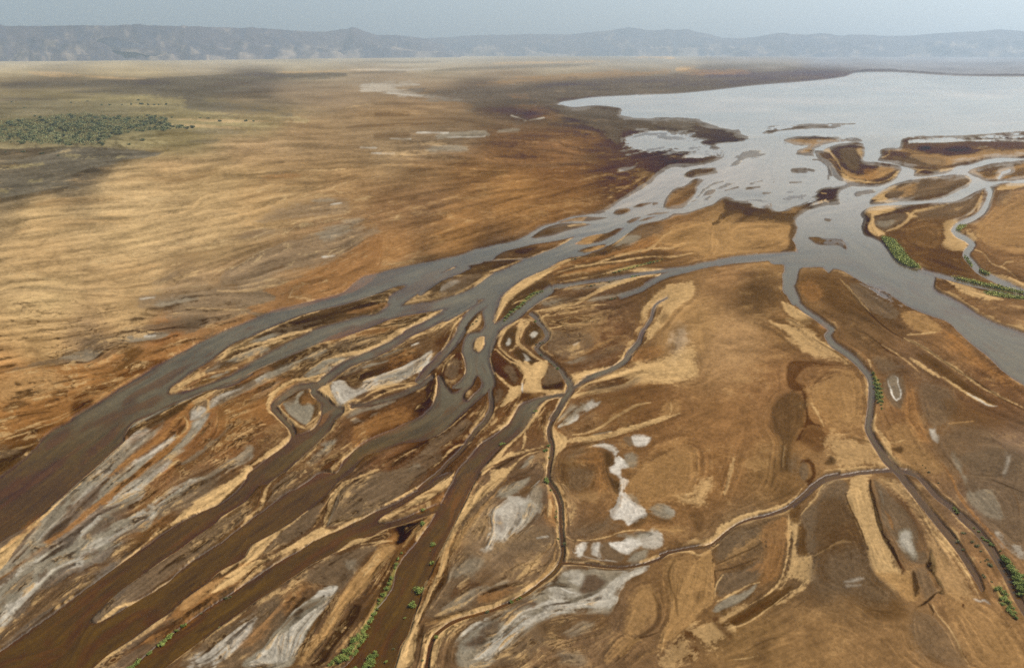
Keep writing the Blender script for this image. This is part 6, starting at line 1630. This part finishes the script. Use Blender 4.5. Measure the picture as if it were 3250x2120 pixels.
def hills(name, sky, base_v, depth, u0, u1, seed, foot=0.12, cut=0.5, ridge=0.5, dark=0.5, zdark=None, apron=(0.26, 0.215, 0.165)):
    us = np.arange(u0, u1 + 1, 4.0)
    top = np.interp(us, sky[:, 0], sky[:, 1])
    top = top + 1.6 * np.array(vnoise(us / 23.0, us * 0 + 1.5, seed)) + 0.8 * np.array(vnoise(us / 8.0, us * 0 + 1.5, seed + 1))
    nr = 90
    r = np.linspace(0, 1.5, nr)
    bv = np.interp(us, base_v[:, 0], base_v[:, 1])
    X0, Y0 = ground(us, bv)
    az = np.arctan2(X0, Y0); d0 = np.hypot(X0, Y0)
    dist = d0[None] + depth * r[:, None]
    # crest height at r = 1 so that the skyline stands where it does
    a = (us - CX) / F_PX; t = (top - CY) / F_PX
    dirz = -SP - t * CP; diry = CP - t * SP
    el = dirz / np.hypot(a, diry)
    crest = H + el * (d0 + depth)
    RR = np.broadcast_to(r[:, None], dist.shape)
    uu = np.broadcast_to(us[None], dist.shape)
    wx = dist * np.sin(az)[None]; wy = dist * np.cos(az)[None]
    prof = np.where(RR < 1, foot * RR * 2.0 * (RR < 0.5) + (RR >= 0.5) * (foot + (1 - foot) * ((RR - 0.5) / 0.5) ** 1.25), 1 - (RR - 1) * 0.5)
    n1 = np.abs(fbm(wx, wy, 1100, 5, seed + 5, 0.55)) ; n2 = fbm(wx, wy, 500, 5, seed + 9, 0.6); n3 = fbm(wx, wy, 1800, 3, seed + 13)
    gul = 0.5 - np.abs(fbm(uu + 22 * n2 + 30 * n3, RR * 40.0, 17, 3, seed + 51, 0.55)) * 2.2
    env = np.clip((RR - 0.12) * 2.2, 0, 1) * np.clip((1.0 - RR) * 3.5, 0, 1) + np.clip((RR - 1) * 2, 0, 1) * 0
    zz = crest[None] * np.clip(prof + env * (ridge * 1.0 * (0.16 - n1) + cut * 0.30 * n3 + 0.24 * n2 + 0.0 * gul), 0.0, 0.985 + 0.015 * (RR >= 0.995) * (RR <= 1.02))
    zz = np.where(np.abs(RR - 1) < 0.009, crest[None], zz)
    zz = zz * np.clip(RR / 0.03, 0, 1) - 3.0 * (RR <= 0.0)
    gy = np.gradient(zz, axis=0); gx = np.gradient(zz, axis=1)
    q1 = fbm(uu, RR * 150.0, 34, 4, seed + 21, 0.6); q2 = fbm(uu * 0.7, RR * 260.0, 26, 4, seed + 31, 0.6); q3 = fbm(uu, RR * 120.0, 90, 3, seed + 41)
    tan = np.array((0.17, 0.138, 0.112)); mid = np.array((0.052, 0.044, 0.052)); drk = np.array((0.03, 0.032, 0.05))
    low = sstep(0.95, 0.25, RR)
    k1 = (sstep(-0.25, 0.45, q2 + 0.25 * q3 + 0.75 * (low - 0.62)))[..., None]
    c = mid * (1 - k1) + tan * k1
    k2 = (sstep(0.08, 0.30, q1 + 0.35 * q3 - 0.02) * sstep(0.16, 0.34, RR) * dark)[..., None]
    c = c * (1 - k2) + drk * k2
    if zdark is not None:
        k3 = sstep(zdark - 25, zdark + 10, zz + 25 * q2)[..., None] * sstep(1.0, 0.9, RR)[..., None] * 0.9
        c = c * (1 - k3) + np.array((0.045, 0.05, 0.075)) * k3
    sand = (sstep(0.42, 0.12, RR + 0.2 * q2) * 0.9)[..., None]
    c = c * (1 - sand) + np.array(apron) * sand
    co_ = np.stack([wx, wy, zz], -1).reshape(-1, 3)
    ii = np.arange(co_.shape[0], dtype=np.int32).reshape(dist.shape)
    qd = np.stack([ii[:-1, :-1], ii[:-1, 1:], ii[1:, 1:], ii[1:, :-1]], -1).reshape(-1, 4)
    set_props(link_mesh(name, grid_mesh(name, co_, qd, c.reshape(-1, 3)), M_ROCK), kind="structure")
def pts(tile, s):
    x0, y0, k = TILES[tile]
    return [(x0 + float(a.split(',')[0]) / k, y0 + float(a.split(',')[1]) / k) for a in s.split()]
sky_l = pts('M', "-800,180 0,175 40,166 80,181 400,180 600,177 800,180 930,172 980,166 1060,178 1250,180 1500,188 1700,196 1745,187 1800,196 2000,210 2250,222") + \
        pts('N', "-60,213 -20,205 25,198 50,186 85,192 120,210 220,243 290,241 400,248 520,262 640,300 760,360 800,400")
sky_r = pts('N', "300,330 400,290 520,264 700,258 900,245 1100,240 1280,236 1500,240 1720,220 1800,212 1930,188 2000,200 2100,212 2180,205 2250,210") + \
        pts('O', "40,200 110,222 200,235 300,264 450,264 560,250 640,235 720,225 770,236 860,242 970,230 1100,246 1160,240 1280,241 1400,249 1570,249 1700,235 1850,225 2000,220 2140,205 2250,208 2330,216 2500,214 3000,230")
sky_r = np.array(sky_r); sky_l = np.array(sky_l)
hills("far_hills", sky_r, np.array([(1100, 183), (2200, 183), (2700, 186), (4200, 188)]), 3400, 1180, 4100, 201, cut=0.6, ridge=0.6, dark=0.75)
hills("near_escarpment", sky_l, np.array([(-800, 203), (0, 202), (600, 198), (1100, 190), (1500, 186)]), 2600, -700, 1465, 301, foot=0.16, cut=0.5, ridge=0.7, dark=0.7)
# the block-shaped butte on the left
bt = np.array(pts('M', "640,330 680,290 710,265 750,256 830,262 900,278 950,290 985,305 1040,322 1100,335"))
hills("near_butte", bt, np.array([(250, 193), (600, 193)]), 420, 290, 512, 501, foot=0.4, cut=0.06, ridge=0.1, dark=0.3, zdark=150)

# ---------------------------------------------------------------- plants
def leaf_material(name, c0, c1):
    m, nt, b = material(name)
    info = node(nt, "ShaderNodeObjectInfo"); geo = node(nt, "ShaderNodeNewGeometry")
    n1 = noise(nt, 1.3, 3, geo.outputs["Position"])
    mix = node(nt, "ShaderNodeMix", data_type='RGBA')
    mix.inputs[6].default_value = (*c0, 1); mix.inputs[7].default_value = (*c1, 1)
    ad = node(nt, "ShaderNodeMath", operation='MULTIPLY_ADD'); ad.inputs[1].default_value = 0.5
    nt.links.new(info.outputs["Random"], ad.inputs[0]); nt.links.new(maprange(nt, n1, 0.3, 0.7, -0.1, 0.6), ad.inputs[2])
    nt.links.new(ad.outputs[0], mix.inputs[0]); nt.links.new(mix.outputs[2], b.inputs["Base Color"])
    b.inputs["Roughness"].default_value = 0.7; b.inputs["Specular IOR Level"].default_value = 0.2
    return m
M_SHRUB = leaf_material("shrub_leaves", (0.10, 0.145, 0.03), (0.25, 0.29, 0.07))
M_DUSTY = leaf_material("dusty_leaves", (0.085, 0.10, 0.045), (0.16, 0.16, 0.06))
M_ACACIA = leaf_material("acacia_leaves", (0.065, 0.085, 0.034), (0.14, 0.155, 0.06))
M_SCRUB = leaf_material("scrub_leaves", (0.105, 0.125, 0.05), (0.20, 0.21, 0.09))
M_REED = leaf_material("reed_blades", (0.22, 0.26, 0.05), (0.42, 0.41, 0.10))
mb_, ntb, bb = material("bark"); bb.inputs["Base Color"].default_value = (0.12, 0.085, 0.06, 1); bb.inputs["Roughness"].default_value = 0.9
M_BARK = mb_

def leaf_quads(rs, centres, size, n_each):
    P = np.repeat(centres, n_each, 0)
    k = len(P)
    ctr = P + rs.normal(0, size * 1.1, (k, 3))
    a = rs.normal(0, 1, (k, 3)); a /= np.linalg.norm(a, axis=1)[:, None]
    b = rs.normal(0, 1, (k, 3)); b -= a * (a * b).sum(1)[:, None]; b /= np.linalg.norm(b, axis=1)[:, None]
    s = size * rs.uniform(0.5, 1.0, (k, 1))
    v = np.stack([ctr - a * s - b * s * .6, ctr + a * s - b * s * .6, ctr + a * s + b * s * .6, ctr - a * s + b * s * .6], 1)
    return v
def foliage_mesh(name, seed, clumps, n_each, size, flat, lean=0.0):
    rs = np.random.default_rng(seed)
    # clump centres fill an uneven crown: several lobes of different radius
    lobes = [(rs.uniform(-0.28, 0.28), rs.uniform(-0.28, 0.28), rs.uniform(0.3, 0.62) * flat, rs.uniform(0.2, 0.38)) for _ in range(6)]
    cs = []
    while len(cs) < clumps:
        lx, ly, lz, lr = lobes[rs.integers(len(lobes))]
        d = rs.normal(0, 1, 3); d /= np.linalg.norm(d)
        q = np.array((lx, ly, lz)) + d * lr * rs.uniform(0.5, 1.0) * np.array((1, 1, flat))
        if q[2] > 0.04: cs.append(q)
    v = leaf_quads(rs, np.array(cs), size, n_each)
    v[..., 2] = np.maximum(v[..., 2], 0.01)
    co_ = v.reshape(-1, 3)
    return grid_mesh(name, co_, np.arange(len(co_), dtype=np.int32).reshape(-1, 4), smooth=False)
def stem_mesh(name, seed, hgt, rad, n):
    rs = np.random.default_rng(seed)
    vs, qs = [], []
    for k in range(n):
        a = 2 * math.pi * (k + rs.uniform(-.3, .3)) / n
        tip = np.array((math.cos(a) * 0.25 * rs.uniform(.5, 1), math.sin(a) * 0.25 * rs.uniform(.5, 1), hgt * rs.uniform(.8, 1.1)))
        if n == 1: tip[:2] *= 0.3
        for j in range(4):
            t = j / 3; c = tip * np.array((t ** 1.3, t ** 1.3, t)); c[2] -= 0.03 * (1 - t)
            rr = rad * (1 - 0.7 * t)
            for i in range(5):
                an = 2 * math.pi * i / 5
                vs.append((c[0] + rr * math.cos(an), c[1] + rr * math.sin(an), c[2]))
        b0 = k * 20
        for j in range(3):
            for i in range(5):
                qs.append((b0 + j * 5 + i, b0 + j * 5 + (i + 1) % 5, b0 + j * 5 + 5 + (i + 1) % 5, b0 + j * 5 + 5 + i))
    return grid_mesh(name, np.array(vs), np.array(qs))
SHRUB_ME = [foliage_mesh("shrub_foliage", 900 + k, 90, 7, 0.055, 0.8) for k in range(5)]
for m_ in SHRUB_ME: m_.materials.append(M_SHRUB)
DUSTY_ME = [foliage_mesh("dusty_foliage", 940 + k, 60, 6, 0.055, 0.6) for k in range(3)]
for m_ in DUSTY_ME: m_.materials.append(M_DUSTY)
STEM_ME = stem_mesh("shrub_stem", 5, 0.4, 0.025, 5); STEM_ME.materials.append(M_BARK)
TREE_ME = [foliage_mesh("tree_crown", 970 + k, 60, 6, 0.07, 0.55) for k in range(5)]
for m_ in TREE_ME: m_.materials.append(M_ACACIA)
TRUNK_ME = stem_mesh("tree_trunk", 9, 0.45, 0.03, 3); TRUNK_ME.materials.append(M_BARK)

def px_size(v):
    t = (v - CY) / F_PX
    return H / (SP + t * CP) / F_PX
def plant(name, crown_me, stem_me, crown_name, stem_name, u, v, w_px, label, cat, group, hfac=1.0):
    w = w_px * px_size(v) * 1.0
    x, y = ground(u, v)
    o = bpy.data.objects.new(name, None); COL.objects.link(o)
    o.empty_display_size = 0.5
    o.location = (float(x), float(y), max(0.0, height_at(u, v)))
    o.rotation_euler = (0, 0, random.uniform(0, 6.28))
    s = w * random.uniform(0.9, 1.1)
    o.scale = (s * random.uniform(0.85, 1.35), s * random.uniform(0.75, 1.1), s * hfac * random.uniform(0.7, 1.15))
    set_props(o, label, cat, group)
    c = bpy.data.objects.new(crown_name, crown_me); COL.objects.link(c); c.parent = o
    if stem_me is not None:
        s_ = bpy.data.objects.new(stem_name, stem_me); COL.objects.link(s_); s_.parent = o
    return o
for line in SHRUBS.strip().split('\n'):
    if not line.strip() or line[0] == '#': continue
    head, body = line.split(':')
    label, group, kind = [t.strip() for t in head.split('|')]
    tile = None
    for tok in body.split():
        if tok in TILES: tile = tok; continue
        x, y, s = [float(q) for q in tok.split(',')]
        x0, y0, k = TILES[tile]
        mesh = random.choice(DUSTY_ME if kind == 'd' else SHRUB_ME)
        plant("shrub", mesh, STEM_ME, "foliage", "stem", x0 + x / k, y0 + (y + s * 0.25) / k, s / k, label, "shrub", group if group != '-' else None, hfac=0.75)

# ---- the grove on the far left: 300 trees one by one, the small scrub between them as one mass
def in_poly(x, y, p):
    r = False
    for i in range(len(p)):
        a, b = p[i], p[i - 1]
        if (a[1] > y) != (b[1] > y) and x < (b[0] - a[0]) * (y - a[1]) / (b[1] - a[1]) + a[0]: r = not r
    return r
core = [(-330, 845), (0, 835), (350, 800), (560, 780), (780, 800), (1000, 790), (1140, 812), (1160, 855), (1330, 880), (1100, 898), (900, 905), (760, 950), (700, 1000), (500, 1000), (200, 990), (0, 985), (-330, 990)]
x0, y0, k = TILES['M']
grove = []
tries = 0
while len(grove) < 262 and tries < 40000:
    tries += 1
    x, y = random.uniform(-60, 1340), random.uniform(775, 1005)
    if not in_poly(x, y, core): continue
    dens = 0.5 * (1 + float(vnoise(np.array([x / 90.0]), np.array([y / 22.0]), 77)[0]))
    ridge_ = math.exp(-((y - (835 + 0.03 * x)) / 60.0) ** 2)
    if random.random() > 0.15 + 0.6 * dens + 0.4 * ridge_: continue
    if any(abs(x - q[0]) < 15 and abs(y - q[1]) < 6 for q in grove): continue
    grove.append((x, y))
for x, y in sorted(grove, key=lambda q: q[1]):
    zone = "near edge" if y > 930 else ("middle" if y > 850 else "far edge")
    side = "left part" if x < 450 else ("centre" if x < 900 else "right tip")
    plant("acacia_tree", random.choice(TREE_ME), TRUNK_ME, "crown", "trunk", x0 + x / k, y0 + (y + 8) / k, random.uniform(14, 40) / k,
          "low dark green desert tree in the far left grove, %s of its %s" % (zone, side), "tree", "trees of the grove, %s, %s" % (zone, side), hfac=1.0)
loose = "950,690,20 490,706,16 600,697,14 700,722,20 755,722,20 840,722,18 905,720,22 970,718,26 1020,722,22 1060,722,18 1090,722,16 1140,720,22 1320,880,40 1375,810,20 1430,815,18 1510,836,24 1690,834,26 1740,835,22 980,967,32 290,1058,30 160,1045,22 400,1072,20 40,1047,16 80,702,18 240,800,18 170,742,18 1230,880,30 1180,808,20 890,995,22 1015,795,24"
for tok in loose.split():
    x, y, s = [float(q) for q in tok.split(',')]
    far = "before the dark plain" if y < 760 else ("on yellow grass right of the grove" if x > 860 else "on bare dark ground beside the grove")
    plant("acacia_tree", random.choice(TREE_ME), TRUNK_ME, "crown", "trunk", x0 + x / k, y0 + (y + 4) / k, s / k,
          "small scattered dark tree standing %s" % far, "tree", "scattered trees " + far)
def scatter_mass(name, label, mat, tile, poly, n, size_m, h_m, seed, bands=0.0, blade=False):
    rs = np.random.default_rng(seed)
    x0, y0, k = TILES[tile]
    xs = [q[0] for q in poly]; ys = [q[1] for q in poly]
    out = []
    while len(out) < n:
        x, y = rs.uniform(min(xs), max(xs)), rs.uniform(min(ys), max(ys))
        if not in_poly(x, y, poly): continue
        if bands and rs.random() > 0.5 + bands * float(vnoise(np.array([x / 80.0]), np.array([y / 12.0]), 78)[0]): continue
        u, v = x0 + x / k, y0 + y / k
        gx, gy = ground(u, v)
        out.append((float(gx), float(gy), max(0.0, height_at(u, v)) + h_m * rs.uniform(0.15, 0.9)))
    v = leaf_quads(rs, np.array(out), size_m, 3 if not blade else 2)
    co_ = v.reshape(-1, 3); co_[:, 2] = np.maximum(co_[:, 2], 0.02)
    me_ = grid_mesh(name, co_, np.arange(len(co_), dtype=np.int32).reshape(-1, 4), smooth=False)
    o = link_mesh(name, me_, mat)
    set_props(o, label, "scrub" if not blade else "reeds", kind="stuff")
scatter_mass("scrub", "low grey green scrub filling the ground between the grove trees on the far left", M_SCRUB, 'M', core, 6500, 0.9, 1.6, 91, bands=0.35)
scatter_mass("scrub", "sparse low scrub dotting the plain behind the grove on the far left", M_SCRUB, 'M', [(-300, 690), (0, 690), (1150, 690), (1150, 740), (600, 790), (0, 830), (-300, 830)], 500, 0.7, 1.2, 92, bands=0.5)
reed_lines = [
 ("yellow green reed bank curving along the right shore of the wide river", 'I', [(895, 1050), (930, 1050), (1000, 1070), (1060, 1140), (1120, 1220), (1210, 1298), (1150, 1295), (1060, 1262), (1005, 1215), (950, 1130)], 2600),
 ("green reeds on the inner bend of the narrow creek at right", 'I', [(1510, 975), (1540, 945), (1600, 950), (1570, 975), (1530, 995)], 300),
 ("thin green reed line along the dark creek at the right edge, upper bank", 'I', [(1470, 1375), (1560, 1388), (1700, 1420), (1900, 1465), (2080, 1503), (2080, 1512), (1900, 1478), (1650, 1420)], 700),
 ("green reed strip along the lower bank of the dark creek at the right edge", 'I', [(1735, 1500), (1850, 1512), (1950, 1528), (2080, 1545), (2080, 1562), (1900, 1548), (1780, 1530)], 600),
 ("green reeds tucked against the lower end of the narrow right creek", 'I', [(1700, 1310), (1740, 1330), (1790, 1350), (1760, 1350), (1720, 1335)], 200),
 ("narrow reed line on the left bank of the narrow right creek", 'I', [(1575, 1200), (1590, 1210), (1645, 1285), (1635, 1288)], 120),
]
for lab, tile, poly, n in reed_lines:
    scatter_mass("reeds", lab, M_REED, tile, poly, n, 0.45, 1.2, 300 + n, blade=True)

# ---------------------------------------------------------------- the air
def box(name, lo, hi):
    x0, y0, z0 = lo; x1, y1, z1 = hi
    c = np.array([(x0, y0, z0), (x1, y0, z0), (x1, y1, z0), (x0, y1, z0), (x0, y0, z1), (x1, y0, z1), (x1, y1, z1), (x0, y1, z1)])
    return grid_mesh(name, c, np.array([(0, 3, 2, 1), (4, 5, 6, 7), (0, 1, 5, 4), (1, 2, 6, 5), (2, 3, 7, 6), (3, 0, 4, 7)]), smooth=False)
mh = bpy.data.materials.new("haze_air"); mh.use_nodes = True
nh = mh.node_tree; nh.nodes.clear()
oh = nh.nodes.new("ShaderNodeOutputMaterial"); pv = nh.nodes.new("ShaderNodeVolumePrincipled")
pv.inputs["Color"].default_value = (*HAZE_TINT, 1)
pv.inputs["Density"].default_value = HAZE_S
pv.inputs["Anisotropy"].default_value = 0.3
nh.links.new(pv.outputs[0], oh.inputs["Volume"])
set_props(link_mesh("haze", box("haze", (-60000, -400, -4), (60000, 23500, 1300)), mh), kind="stuff")
